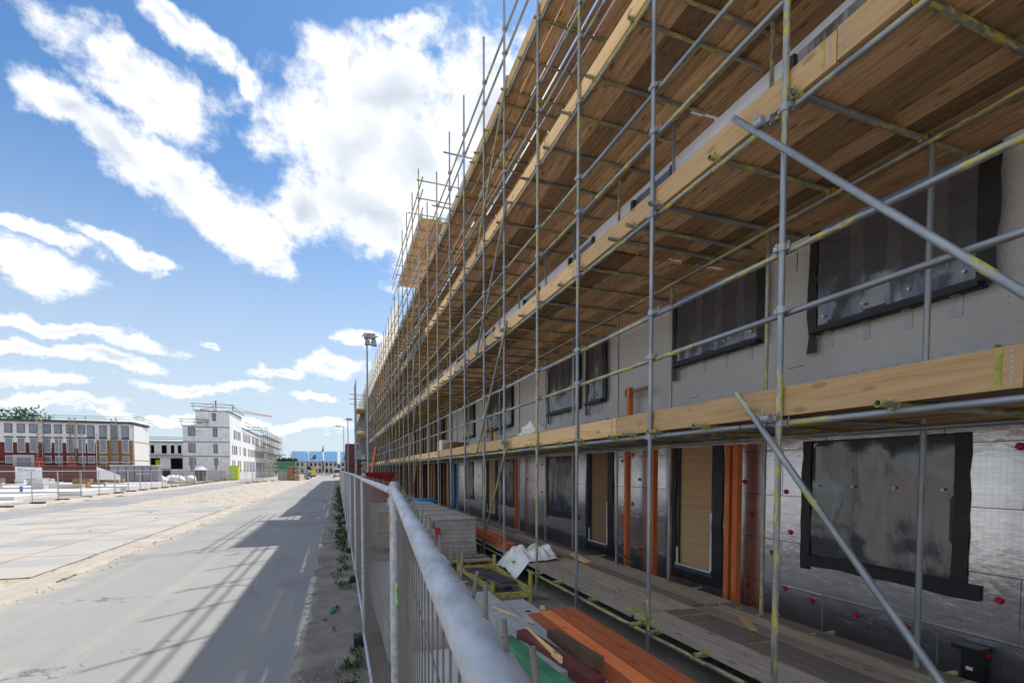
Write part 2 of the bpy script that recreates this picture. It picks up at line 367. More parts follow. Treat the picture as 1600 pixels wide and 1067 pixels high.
# ------------------------------------------------------------------ object helpers
WL = {}
def wpos(o): return WL.get(o.name, Vector((0, 0, 0))) if o else Vector((0, 0, 0))
def reg(o, p): WL[o.name] = Vector(p)
def tag(o, label=None, cat=None, group=None, kind=None):
    if label: o['label'] = label
    if cat: o['category'] = cat
    if group: o['group'] = group
    if kind: o['kind'] = kind
    return o
def thing(name, loc, label, cat, group=None):
    o = bpy.data.objects.new(name, None); C.objects.link(o); o.location = loc; o.empty_display_size = .1
    reg(o, loc); return tag(o, label, cat, group)
class MB:
    def __init__(s): s.v = []; s.f = []; s.sm = []
    def add(s, vs, fs, smooth=False):
        n = len(s.v); s.v += [Vector(x) for x in vs]; s.f += [tuple(i + n for i in f) for f in fs]; s.sm += [smooth] * len(fs); return s
    def box(s, x0, y0, z0, x1, y1, z1, jit=0):
        a, b = (x0, x1), (y0, y1)
        if x1 < x0: x0, x1 = x1, x0
        if y1 < y0: y0, y1 = y1, y0
        if z1 < z0: z0, z1 = z1, z0
        vs = [(x, y, z) for z in (z0, z1) for y in (y0, y1) for x in (x0, x1)]
        if jit: vs = [tuple(c + random.uniform(-jit, jit) for c in q) for q in vs]
        return s.add(vs, [(0, 2, 3, 1), (4, 5, 7, 6), (0, 1, 5, 4), (2, 6, 7, 3), (0, 4, 6, 2), (1, 3, 7, 5)])
    def obox(s, c, size, rot):
        h = [x / 2 for x in size]; m = rot.to_matrix() if isinstance(rot, Quaternion) else rot
        vs = [Vector(c) + m @ Vector((x, y, z)) for z in (-h[2], h[2]) for y in (-h[1], h[1]) for x in (-h[0], h[0])]
        return s.add(vs, [(0, 2, 3, 1), (4, 5, 7, 6), (0, 1, 5, 4), (2, 6, 7, 3), (0, 4, 6, 2), (1, 3, 7, 5)])
    def beam(s, p, q, w, h):
        p, q = Vector(p), Vector(q); d = (q - p); L = d.length; y = d.normalized()
        up = Vector((0, 0, 1)) if abs(y.z) < .95 else Vector((1, 0, 0))
        x = y.cross(up).normalized(); z = x.cross(y)
        m = Matrix((x, y, z)).transposed(); return s.obox((p + q) / 2, (w, L, h), m)
    def tube(s, p, q, r, n=8, hollow=False, cap=True, r2=None):
        p, q = Vector(p), Vector(q); d = (q - p).normalized(); r2 = r if r2 is None else r2
        up = Vector((0, 0, 1)) if abs(d.z) < .9 else Vector((1, 0, 0))
        a = d.cross(up).normalized(); b = a.cross(d)
        cs = [(math.cos(2 * math.pi * i / n), math.sin(2 * math.pi * i / n)) for i in range(n)]
        ring = lambda o, rr: [o + a * (c * rr) + b * (t * rr) for c, t in cs]
        vs = ring(p, r) + ring(q, r2)
        side = [(i, (i + 1) % n, n + (i + 1) % n, n + i) for i in range(n)]
        s.add(vs, side, True)
        if hollow:
            k = r * .82; s.add(ring(p, r) + ring(q, r2) + ring(p, k) + ring(q, k),
                  [(i, 2 * n + i, 2 * n + (i + 1) % n, (i + 1) % n) for i in range(n)] + [(n + i, n + (i + 1) % n, 3 * n + (i + 1) % n, 3 * n + i) for i in range(n)])
            s.add(ring(p, k) + ring(q, k), [(i, n + i, n + (i + 1) % n, (i + 1) % n) for i in range(n)], True)
        elif cap:
            s.add(vs, [tuple(range(n))[::-1], tuple(range(n, 2 * n))])
        return s
    def path(s, pts, r, n=6):
        for p, q in zip(pts, pts[1:]): s.tube(p, q, r, n)
        return s
    def mesh(s, name, mat, org=(0, 0, 0)):
        me = bpy.data.meshes.new(name); o = Vector(org)
        me.from_pydata([tuple(v - o) for v in s.v], [], s.f); me.update()
        me.polygons.foreach_set('use_smooth', s.sm)
        if mat: me.materials.append(M[mat] if isinstance(mat, str) else mat)
        return me
    def build(s, name, mat, parent=None, org=None):
        if org is None:
            xs = [v.x for v in s.v]; ys = [v.y for v in s.v]; zs = [v.z for v in s.v]
            org = Vector(((min(xs) + max(xs)) / 2, (min(ys) + max(ys)) / 2, min(zs)))
        return put(name, s.mesh(name, mat, org), org, parent)
def put(name, me, loc, parent=None, rot=None):
    o = bpy.data.objects.new(name, me); C.objects.link(o)
    loc = Vector(loc); reg(o, loc)
    if parent: o.parent = parent; o.location = loc - wpos(parent)
    else: o.location = loc
    if rot is not None: o.rotation_mode = 'QUATERNION'; o.rotation_quaternion = rot
    return o
TC = {}
def pipe(name, p, q, parent, mat='steel_tube', r=.0242, n=14):
    p, q = Vector(p), Vector(q); L = round((q - p).length, 2); key = (L, r, mat, n)
    if key not in TC: TC[key] = MB().tube((0, 0, 0), (0, 0, L), r, n, hollow=True).mesh(name, mat)
    o = put(name, TC[key], p, parent, Vector((0, 0, 1)).rotation_difference((q - p).normalized()))
    return o
def pipe_child(name, o, p, q, mat, r=.0242):       # child of an object whose own rotation is ignored (unrotated parents only)
    return pipe(name, p, q, o, mat, r)
def copy_tree(o, loc=None, rz=None, label=None, parent=None):
    c = o.copy(); C.objects.link(c); c.parent = parent
    if loc is not None: c.location = loc; reg(c, loc)
    if rz is not None: c.rotation_euler = (0, 0, rz)
    if label: c['label'] = label
    for ch in list(o.children):
        copy_tree(ch, parent=c)
    return c
def crumple(name, mat, c, size, parent=None, seed=0, sub=3, amp=.28, freq=2.4, smooth=True):
    import bmesh
    bm = bmesh.new(); bmesh.ops.create_icosphere(bm, subdivisions=sub, radius=1)
    for v in bm.verts:
        n = noise.fractal(v.co * freq + Vector((seed * 7.3, seed, 0)), .7, 2, 5)
        k = 1 + amp * n; v.co = Vector((v.co.x * size[0] * k, v.co.y * size[1] * k, max(v.co.z, -.35) * size[2] * k))
    zmin = min(v.co.z for v in bm.verts)
    for v in bm.verts: v.co.z -= zmin
    me = bpy.data.meshes.new(name); bm.to_mesh(me); bm.free(); me.polygons.foreach_set('use_smooth', [True] * len(me.polygons)); me.materials.append(M[mat])
    return put(name, me, c, parent)
def sheetgrid(x0, x1, y0, y1, nx, ny, zf, edge=0.0):
    m = MB(); vs = []
    for j in range(ny + 1):
        for i in range(nx + 1):
            x = x0 + (x1 - x0) * i / nx; y = y0 + (y1 - y0) * j / ny
            if edge and i in (0, nx): x += edge * noise.noise(Vector((y * .8, i * 3.1, 0))) * 2 + edge * .5 * noise.noise(Vector((y * 4, i, 5)))
            if edge and j in (0, ny): y += edge * 2 * noise.noise(Vector((x * .8, j * 1.7, 3)))
            vs.append((x, y, zf(x, y)))
    fs = [(j * (nx + 1) + i, j * (nx + 1) + i + 1, (j + 1) * (nx + 1) + i + 1, (j + 1) * (nx + 1) + i) for j in range(ny) for i in range(nx)]
    return m.add(vs, fs, True)

# ================================================================== ground
def roadcurve(y):  # second road drifts left
    return -15.9 - max(0, y - 45) * .045 - max(0, y - 115) ** 1.1 * .03
z0 = lambda x, y: 0.0
g = sheetgrid(-900, 900, -60, 1500, 40, 40, lambda x, y: -.012)
tag(g.build('ground', 'sandy_soil'), kind='structure')
rd = sheetgrid(-5.15, -.42, -12, 260, 8, 420, lambda x, y: 0.0, edge=.10)
tag(rd.build('road', 'dusty_asphalt'), kind='structure')
m = MB(); n = 120; ys = [-10 + i * 2.2 for i in range(n + 1)]; vs = []
for y in ys:
    for t in range(5):
        l = roadcurve(y); r = min(-11.8, l + 4.6 + .0 * y) if y < 60 else l + 4.6
        x = l + (r - l) * t / 4 + (.25 * noise.noise(Vector((y * .5, t, 9))) if t in (0, 4) else 0); vs.append((x, y, -.002))
m.add(vs, [(j * 5 + i, j * 5 + i + 1, (j + 1) * 5 + i + 1, (j + 1) * 5 + i) for j in range(n) for i in range(4)], True)
tag(m.build('side_road', 'dusty_asphalt'), kind='structure')
# slab-paved crossing between the roads
m = MB()
for i in range(0, 5):
    for j in range(17):
        x0, x1 = -5.75 - i * 1.5 - 1.5, -5.75 - i * 1.5; y0 = 12.2 + j * 1.4 + .6 * i; 
        if y0 > 33 or x1 < -11.9 or x0 > -5.2: continue
        a = .008; dz = random.uniform(-.002, .003)
        m.add([(x0 + a, y0 + a + .1, .006 + dz), (x1 - a, y0 + a, .006 + dz), (x1 - a, y0 + 1.4 - a, .006 + dz), (x0 + a, y0 + 1.5 - a, .006 + dz)], [(0, 1, 2, 3)])
tag(m.build('slab_pavement', 'slab_paving'), kind='structure')
# sandy strips and the dirt bank between the roads
def strip(name, x0, x1, y0, y1, nx, ny, h, mat, sc=.9, edge=.3):
    def zf(x, y):
        t = (x - x0) / (x1 - x0); e = max(0, math.sin(math.pi * min(1, max(0, t)))) ** .6 * min(1, (y - y0) / 2.5, (y1 - y) / 2.5)
        return -.02 + (.03 + h * (.5 + noise.fractal(Vector((x * sc, y * sc, 1)), .8, 2, 5))) * max(0, e)
    return tag(sheetgrid(x0, x1, y0, y1, nx, ny, zf, edge).build(name, mat), kind='structure')
strip('sand_strip', -5.75, -4.95, 5, 36, 10, 220, .035, 'loose_sand', 2.2, .22)
strip('sand_patch', -11.5, -5.3, 2, 12.5, 40, 60, .03, 'loose_sand', 1.2, .5)
strip('dirt_bank', -12.1, -5.0, 33, 93, 50, 260, .20, 'loose_sand', 1.1, .6)
strip('sand_verge', -18.6, -16.2, 22, 120, 16, 200, .10, 'loose_sand', .9, .3)
def vz(x, y): return .002 + .035 * noise.fractal(Vector((x * 1.6, y * 1.6, 0)), .8, 2, 6) + .02
tag(sheetgrid(-.50, 3.2, -4, 110, 26, 520, lambda x, y: vz(x, y) * min(1, max(0, (x + .5) * 6)) - .004, .05).build('verge_soil', 'dark_soil'), kind='structure')
tag(sheetgrid(3.2, 5.6, -4, 110, 4, 60, lambda x, y: .012).build('soil_under_scaffold', 'dark_soil'), kind='structure')

# ================================================================== the row of houses under construction
H = thing('terraced_house', (5.6, 2, 0), 'long unfinished house row behind the scaffold, foil clad below and grey above', 'building')
XW = 5.55
GW = [(2.87, 4.42, 1.06, 2.5, 'film'), (6.04, 6.92, .46, 2.52, 'door'), (9.17, 10.04, .44, 2.52, 'door'), (10.72, 12.38, 1.0, 2.5, 'film'),
      (15.2, 16.95, 1.0, 2.5, 'film'), (17.15, 18.2, .44, 2.5, 'door'), (20.3, 21.7, .95, 2.5, 'film'), (-.6, 1.2, 1.06, 2.5, 'film')]
UW = [(2.75, 4.38, 3.86, 5.15, 'film'), (5.22, 6.98, 3.96, 5.1, 'film'), (9.38, 10.12, 3.7, 5.1, 'film'), (10.58, 12.3, 3.68, 5.1, 'film'),
      (15.4, 16.4, 3.65, 5.1, 'film'), (16.7, 18.1, 3.65, 5.1, 'film'), (20.2, 21.8, 3.6, 5.1, 'film'), (-.8, .9, 3.86, 5.1, 'film')]
def wall_with_holes(name, mat, y0, y1, za, zb, holes, x=XW, th=.14):
    ys = sorted({y0, y1} | {h[0] for h in holes} | {h[1] for h in holes}); zs = sorted({za, zb} | {h[2] for h in holes} | {min(h[3], zb) for h in holes})
    m = MB()
    for a, b in zip(ys, ys[1:]):
        run = None
        for c, d in zip(zs, zs[1:]):
            cy, cz = (a + b) / 2, (c + d) / 2
            if any(h[0] < cy < h[1] and h[2] < cz < h[3] for h in holes): 
                if run: m.box(x, a, run[0], x + th, b, run[1]); run = None
            else: run = (run[0], d) if run else (c, d)
        if run: m.box(x, a, run[0], x + th, b, run[1])
    return m.build(name, mat, H)
wall_with_holes('foil_wall', 'foil', -3, 24, 0, 2.62, GW)
wall_with_holes('grey_wall', 'grey_wall', -3, 26, 2.622, 5.4, UW, XW + .06)
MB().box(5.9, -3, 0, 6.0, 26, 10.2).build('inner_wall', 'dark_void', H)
def wavy(y0, y1, za, zb, x, amp=.02, ny=24, nz=24, seed=0, sag=0):
    m = MB(); vs = []
    for j in range(nz + 1):
        for i in range(ny + 1):
            y = y0 + (y1 - y0) * i / ny; z = za + (zb - za) * j / nz
            q = noise.fractal(Vector((y * 2.6 + seed * 5, z * 1.1, seed)), .8, 2, 4)
            vs.append((x + amp * q, y, z))
    return m.add(vs, [(j * (ny + 1) + i, j * (ny + 1) + i + 1, (j + 1) * (ny + 1) + i + 1, (j + 1) * (ny + 1) + i) for j in range(nz) for i in range(ny)], True)
def membrane(m, y0, y1, za, zb, x, j=.02, n=7):
    # a loose strip of thin black sheet, 6 mm thick, with an uneven outline
    vs = []; vert = (zb - za) > (y1 - y0)
    for k in range(n + 1):
        t = k / n; o = random.uniform(-j, j); o2 = random.uniform(-j, j)
        if vert: a, b = (y0 + o, za + (zb - za) * t), (y1 + o2, za + (zb - za) * t)
        else: a, b = (y0 + (y1 - y0) * t, za + o), (y0 + (y1 - y0) * t, zb + o2)
        xo = random.uniform(-.012, .006)
        for (yy, z_) in (a, b): vs += [(x + xo, yy, z_), (x + xo + .006, yy, z_)]
    fs = []
    for k in range(n):
        b = 4 * k; fs += [(b, b + 2, b + 6, b + 4), (b + 1, b + 5, b + 7, b + 3), (b, b + 4, b + 5, b + 1), (b + 2, b + 3, b + 7, b + 6)]
    fs += [(0, 1, 3, 2), (4 * n, 4 * n + 2, 4 * n + 3, 4 * n + 1)]
    m.add(vs, fs)
def film_window(y0, y1, za, zb, x, upper, seed):
    f = MB(); w = .07
    f.box(x - .03, y0, za, x + .10, y0 + w, zb).box(x - .03, y1 - w, za, x + .10, y1, zb).box(x - .028, y0 + w, za, x + .098, y1 - w, za + w).box(x - .028, y0 + w, zb - w, x + .098, y1 - w, zb)
    win = f.build('window', 'frame_dark', H)
    g = MB(); nb = 3
    for k in range(1, nb + 1):
        yy = y0 + (y1 - y0) * k / (nb + 1); g.box(x + .07, yy - .07, za + w, x + .11, yy + .07, zb - w)
    g.build('mullion', 'lilac_brick', win)
    MB().box(x + .115, y0 + w, za + w, x + .13, y1 - w, zb - w).build('pane', 'glass_dark', win)
    wavy(y0 + w * .6, y1 - w * .6, za + w * .6, zb - w * .4, x - .035, .022, seed=seed).build('plastic_film', 'plastic_film', win)
    b = MB()
    if upper:
        membrane(b, y0 - .03, y1 + .05, za - .07, za + .01, x - .07, .008); membrane(b, y1 - .02, y1 + .09, za - .28, zb, x - .04, .02); membrane(b, y0 - .12, y0 + .02, za - .05, zb, x - .05, .015)
        b.box(x - .12, y0 - .02, za - .055, x + .06, y1 + .02, za - .012)
    else:
        membrane(b, y0 - .09, y0 + .03, za - .12, zb, x - .05, .008, 8); membrane(b, y1 - .03, y1 + .09, za - .16, zb, x - .05, .012, 8)
        membrane(b, y0 - .20, y1 + .08, za - .11, za + .03, x - .06, .02)
        b.box(x - .045, y0 - .05, za, x - .002, y0, zb)
    b.build('black_membrane', 'black_membrane', win)
    c = MB()
    for k in range(4):
        yy = y0 + .12 + (y1 - y0 - .24) * k / 3; zz = za + .13 if upper else za + (zb - za) * .62
        c.box(x - .068, yy - .012, zz - .012, x - .06, yy + .012, zz + .012)
    c.build('film_clip', 'white_paint', win)
    if upper:
        for k in range(4):
            yy = y0 + .2 + (y1 - y0 - .35) * k / 3
            MB().box(XW + .052, yy - .035, za - .25, XW + .06, yy + .035, za - .055).box(XW - .03, yy - .035, za - .064, XW + .052, yy + .035, za - .056).build('bracket', 'galvanised', win)
def door(y0, y1, za, zb, x):
    d = MB().box(x + .03, y0 + .05, za + .05, x + .05, y1 - .05, zb).build('door', 'plywood', H)
    f = MB(); f.box(x - .02, y0, za, x + .06, y0 + .05, zb).box(x - .02, y1 - .05, za, x + .06, y1, zb).box(x - .05, y0 - .01, za - .02, x + .1, y1 + .01, za + .05)
    f.build('door_frame', 'anthracite', d)
    MB().box(x - .035, y0 + .02, za + .052, x - .022, y0 + .06, za + 1.0).box(x - .035, y1 - .06, za + .052, x - .022, y1 - .02, za + .35).box(x - .06, y0 + .02, za + .05, x - .022, y1 - .02, za + .075).build('threshold', 'white_metal', d)
    b = MB(); membrane(b, y0 - .20, y0 + .01, za - .12, zb, x - .040, .02); membrane(b, y1 - .01, y1 + .11, za - .05, zb, x - .040, .02); membrane(b, y0 - .25, y1 + .1, za - .16, za - .02, x - .045, .02)
    b.build('black_membrane', 'black_membrane', d)
for k, (a, b, c, d, kind) in enumerate(GW):
    if kind == 'film': film_window(a, b, c, d, XW + .04, False, k)
    else: door(a, b, c, d, XW + .02)
for k, (a, b, c, d, kind) in enumerate(UW): film_window(a, b, c, d, XW + .02, True, k + 20)
# grey lines: seams, lifting clips, base flashing of the upper wall
for (a, b) in ((2.59, 4.6), (5.55, 6.95), (9.2, 12.6), (15.2, 18.3)):
    fl = MB().box(XW - .03, a, 3.2, XW + .058, b, 3.225).build('flashing', 'black_membrane', H)
    MB().box(XW - .034, a + .03, 3.227, XW + .058, b, 3.262).build('trim', 'galvanised', fl)
m = MB()
for k in range(46):
    y = random.uniform(1, 24); z = random.uniform(2.9, 5.2); L = random.uniform(.08, .5)
    m.box(XW + .056, y, z, XW + .062, y + (L if k % 3 else .008), z + (.006 if k % 3 else L * .5))
m.build('joint_line', 'black_membrane', H)
# red insulation fasteners with their wisps of torn foil
am = MB()
for k in range(9):
    a = k * .7; am.add([(0, .0, 0), (-.014, .034 * math.cos(a), .034 * math.sin(a)), (-.004, .034 * math.cos(a + .5), .034 * math.sin(a + .5)), (-.012, .012 * math.cos(a + .8), .012 * math.sin(a + .8))], [(0, 1, 2, 3), (0, 3, 1), (1, 3, 2)])
am.tube((-.001, 0, 0), (-.016, 0, 0), .024, 8)
am.tube((-.01, 0, 0), (-.022, .035, .055), .0018, 4).tube((-.01, 0, 0), (-.02, -.05, .02), .0015, 4)
ame = am.mesh('insulation_anchor', 'anchor_red'); cnt = 0
for row, zr in enumerate((.52, .95, 1.42, 1.9, 2.35)):
    y = .7 + (row % 2) * .3
    while y < 21 and cnt < 98:
        yy = y + random.uniform(-.1, .1); zz = zr + random.uniform(-.09, .09)
        if not any(h[0] - .3 < yy < h[1] + .2 and h[2] - .22 < zz < h[3] for h in GW):
            put('insulation_anchor', ame, (XW - .001, yy, zz), H).rotation_euler = (random.uniform(0, 6), 0, 0); cnt += 1
        y += random.uniform(.40, .62) if y < 5.4 else random.uniform(.45, .8) * (1.1 if y < 9 else 2.2)
# creased foil seams
m = MB()
for z in (.62, 1.22, 1.82):
    y = -1
    while y < 22:
        L = random.uniform(.9, 1.3)
        if not any(h[0] - .1 < y + L and y < h[1] + .1 and h[2] - .15 < z < h[3] for h in GW): MB().box(XW - .004, y, z - .006, XW, y + L - .02, z + .006, .001).build('foil_seam', 'foil', H)
        y += L
# orange spray mark on the foil: a dash and a box
m = MB(); yb, zb_ = 8.62, 1.02
P = lambda a, b: (XW - .005, yb - a, zb_ + b)
m.path([P(0, 0), P(.12, .01), P(.13, .2), P(.01, .21), P(0, 0)], .012, 5).path([P(0, .1), P(.12, .1)], .012, 5).path([P(-.2, .12), P(-.1, .12)], .014, 5)
m.build('spray_mark', 'spray_orange', H)
# far half: unfinished bays, brown-red piers and dark openings
MB().box(6.4, 24, 0, 6.5, 100, 9.8).build('back_wall', 'dark_void', H)
y = 24.2; k = 0
while y < 98 and k < 60:
    mt = ('dark_red', 'orange_primer', 'brown_timber', 'dark_brick')[k % 4 if k < 30 else 3]
    w = random.uniform(.12, .45)
    MB().box(XW, y, 0, XW + .3, y + w, 2.55).build('pier', mt, H)
    MB().box(XW + .02, y + .3, 2.62, XW + .3, y + .3 + w, 4.95).build('pier', random.choice(('dark_red', 'plywood', 'grey_wall', 'brown_timber')), H)
    y += random.uniform(.9, 1.6); k += 1
MB().box(XW - .02, 24, 2.5, 6.4, 100, 2.7).build('floor_slab', 'grey_concrete', H)
wall_with_holes('upper_wall', 'white_insulation', -3, 100, 5.402, 10.0, [(a, a + 1.3, 6.1, 7.5) for a in (3.6, 7.2, 10.0, 13.2, 17.5, 22, 27, 33, 39, 46, 54, 62)] + [(a, a + 1.3, 8.3, 9.5) for a in (3.6, 7.2, 10.0, 13.2, 17.5, 22)], XW + .1)
for a in (3.6, 7.2, 10.0, 13.2, 17.5, 22, 27, 33):
    for z in ((6.1, 7.5), (8.3, 9.5)):
        if a > 25 and z[0] > 7: continue
        f = MB().box(XW + .05, a, z[0], XW + .16, a + .09, z[1]).box(XW + .05, a + 1.21, z[0], XW + .16, a + 1.3, z[1]).box(XW + .05, a + .09, z[0], XW + .16, a + 1.21, z[0] + .08).build('window', 'frame_dark', H)
        wavy(a + .09, a + 1.21, z[0] + .08, z[1], XW + .09, .02, 12, 12, a).build('plastic_film', 'blue_paint' if False else 'plastic_film', f)
MB().box(XW + .1, -3, 10.002, 13, 100, 10.15).build('roof', 'grey_concrete', H)
MB().box(12.9, -3, 0, 13, 100, 10).build('rear_wall', 'grey_wall', H)
MB().box(XW + .1, -3.1, 0, 13, -3, 10).build('gable_wall', 'grey_wall', H)
MB().box(XW + .1, 100, 0, 13, 100.1, 10).build('gable_wall', 'grey_wall', H)

# ================================================================== scaffold
XO, XI = 3.28, 4.82
SC = thing('tube_scaffold', (XO, 2.88, 0), 'tall tube scaffold with timber decks on four lifts along the unfinished house row', 'scaffold')
LV = [2.51, 4.93, 7.33, 9.70]
SY = [-.6, 1.15, 2.88, 4.55, 6.3, 7.79, 9.55, 11.02, 12.85, 14.6, 16.5, 18.4]
while SY[-1] < 99: SY.append(SY[-1] + random.uniform(1.7, 1.95))
# coupler geometry, shared
cm = MB()
cm.tube((0, 0, -.028), (0, 0, .028), .034, 12).tube((.052, -.028, .0), (.052, .028, .0), .032, 12)
cm.box(.0, -.05, -.02, .03, -.03, .02).box(-.02, .03, -.018, .04, .062, .018).tube((.01, .05, -.035), (.01, .05, .05), .008, 6).tube((.075, -.01, .02), (.075, -.01, .075), .008, 6).tube((.01, .05, .03), (.01, .05, .044), .014, 6)
CME = cm.mesh('coupler', 'galvanised')
pc = MB(); pc.tube((0, 0, -.012), (0, 0, .012), .036, 10); pc.box(-.03, -.012, -.052, .03, .012, -.03).box(.02, -.01, -.05, .034, .01, .03).tube((.03, 0, -.03), (.055, 0, -.065), .007, 5)
PCME = pc.mesh('putlog_clip', 'yellow_paint')
def tip(y): return 14.4 if 19 < y < 27 else (12.1 + random.uniform(-.1, .15))
def tilt(): return random.uniform(-.012, .012)
BPME = MB().box(-.075, -.075, .012, .075, .075, .02).box(-.18, -.12, -.012, .14, .12, .01).mesh('base_plate', 'galvanised')
ncoup = 0; far_c = MB(); ninner = 0; far_s = MB()
order = sorted(range(len(SY)), key=lambda i: abs(SY[i] - 3))
for i in order:
    y = SY[i]; mt = 'steel_tube_yellow' if random.random() < .35 else 'steel_tube'
    s = pipe('standard', (XO, y, .02), (XO + tilt(), y + tilt() * 1.5, tip(y)), SC, mt)
    zs = []
    for L in LV: zs += [L - .02, L + .86, L + 1.34]
    for q, z in enumerate(zs):
        if ncoup < 96 and y < 14 and z < 12.0:
            c = bpy.data.objects.new('coupler', CME); C.objects.link(c); c.parent = s; c.location = (0, 0, z); c.rotation_euler = (0, 0, random.uniform(-.3, .3)); ncoup += 1
        elif y < 60:
            far_c.box(XO - .035, y - .04, z - .035, XO + .07, y + .04, z + .035)
    if y < 40:
        b = bpy.data.objects.new('base_plate', BPME); C.objects.link(b); b.parent = s; b.location = (0, 0, 0)
    if ninner < 35 and y < 62:
        si = pipe('inner_standard', (XI, y - .12, .02), (XI, y - .12 + tilt(), 10.7), SC, random.choice(('steel_tube', 'steel_tube', 'steel_tube_yellow'))); ninner += 1
    else: far_s.tube((XI, y - .12, .02), (XI, y - .12, 10.7), .0242, 6)
tag(far_c.build('coupler', 'galvanised', SC), kind='stuff'); far_s.build('inner_standard', 'steel_tube', SC)
def runs(y0, y1, lo, hi):
    y = y0; r = []
    while y < y1: e = y + random.uniform(lo, hi); r.append((y, e)); y = e
    return r
def long_pipe(name, x, z, y0, y1, indiv, mats=('steel_tube', 'steel_tube_yellow'), lo=4.8, hi=6.2):
    far = MB()
    for a, b in runs(y0, y1, lo, hi):
        if a < indiv:
            dz = random.uniform(-.006, .006)
            pipe(name, (x, a + .01, z + dz), (x, b, z + dz), SC, random.choice(mats))
            if a > 0: MB().tube((x, b - .07, z + dz), (x, b + .08, z + dz), .031, 10).build('sleeve', 'galvanised', SC) if a < 12 else None
        else: far.tube((x, a, z), (x, b, z), .0242, 6)
    if far.v: far.build(name, 'steel_tube', SC)
XL = XO + .052
for li, L in enumerate(LV):
    long_pipe('ledger', XL, L, -2.5 + li * .7, 100, 55); long_pipe('inner_ledger', XI - .052, L, -2.2 + li * .5, 60, 34)
    for dz in (.86, 1.34): long_pipe('guard_rail', XL, L + dz, -2.0 + li * .9 + dz, 100, 50)
long_pipe('ledger', XL, .27, -2.0, 60, 40); long_pipe('inner_ledger', XI - .052, .27, -2, 40, 12)
for dz in (.5, 1.2, 1.7): long_pipe('guard_rail', XL, 12.0 + dz, 19.6, 27.2, 40, lo=3.4, hi=4.0)
# transoms
far_t = MB(); ny = 0
def transoms(L, ys, x0=3.20, x1=5.12, near=23):
    for k, y in enumerate(ys):
        z = L + .05; a = x0 + random.uniform(-.04, .05); b = x1 + random.uniform(-.05, .25)
        if k < near:
            mt = 'steel_tube_yellow' if random.random() < .85 else 'steel_tube'
            t = pipe('transom', (a, y, z), (b, y + tilt(), z), SC, mt)
            if k < 12:
                for xx in (XL, XI - .052):
                    c = bpy.data.objects.new('clip', PCME); C.objects.link(c); c.parent = t; c.location = (0, 0, xx - a); c.rotation_euler = (0, 0, random.choice((0, math.pi)))
        else: far_t.tube((a, y, z), (b, y, z), .0242, 5)
def tys(first, step=.83):
    y = first; r = []
    while y < 100: r.append(y); y += step + random.uniform(-.08, .08) if random.random() > .2 else .38
    return r
TY = {0: [.3, 1.2, 2.07, 3.0, 3.72, 4.45, 4.92, 5.33, 6.2], 1: [.3, 1.1, 2.0, 2.8, 3.62, 4.45, 4.92, 5.28, 6.15], 2: [.8, 1.9, 2.9, 3.9, 4.6, 5.0, 5.9], 3: [3.0, 4.2, 5.2, 6.2]}
for li, L in enumerate(LV): transoms(L, TY[li] + tys(TY[li][-1] + .7))
transoms(.32, [.5, 1.6, 2.6, 3.7, 4.4, 4.7, 5.8, 6.9, 7.6, 8.7], 3.16, 4.95, 8)
transoms(12.02, [19.7 + .85 * k for k in range(9)], near=9)
tag(far_t.build('transom', 'steel_tube_yellow', SC), kind='stuff')
# decks: boards 225 x 38 with gaps, laid on the transoms
def deck(L, y0, y1, x0=3.36, nb=9, gap=.006, mat='deck_wood', wide=(), skew=0, name='deck'):
    m = MB(); x = x0
    for b in range(nb):
        g = gap + (random.uniform(0, .010)); 
        if b in wide: g = .048
        a, e = y0 + random.uniform(-.06, .06), y1 + random.uniform(-.06, .06); dz = random.uniform(-.006, .006)
        m.box(x, a, L + .077 + dz, x + .222, e, L + .113 + dz)
        x += .222 + g
    return m.build(name, mat, SC)
for li, L in enumerate(LV):
    y = -2.6 + li * .4; k_ = 0
    while y < 100:
        k_ += 1; e = y + random.choice((3.9, 3.9, 4.9)) if y > 12 else y + 3.9
        top = li == 3
        deck(L + random.choice((0, .0, .002)), y + .01, e - .01, gap=.014 if top else .007, wide=((2,) if (top and k_ % 2) else (3,) if top else ()), nb=9)
        if y > 1 and y < 40: deck(L + .04, e - .75, e + .6, x0=3.4, nb=random.choice((2, 3, 4)), name='lap_board')
        y = e
# walkway near the ground
for (a, b) in ((-1.8, 2.4), (2.42, 4.95), (4.97, 8.68), (12.3, 16.2), (16.22, 20), (20.02, 24), (24.02, 29)):
    deck(.28, a, b, x0=3.34, nb=7, gap=.003, mat='deck_wood_top', name='walkway_deck')
deck(.28, 8.7, 12.28, x0=3.34, nb=7, gap=.003, mat='deck_wood_top', name='walkway_deck')
MB().box(3.40, 4.62, .394, 3.47, 5.2, .41).build('batten', 'yellow_paint', SC)
deck(12.05, 19.7, 23.5, gap=.01); deck(12.05, 23.52, 27.3, gap=.01, wide=(4,))
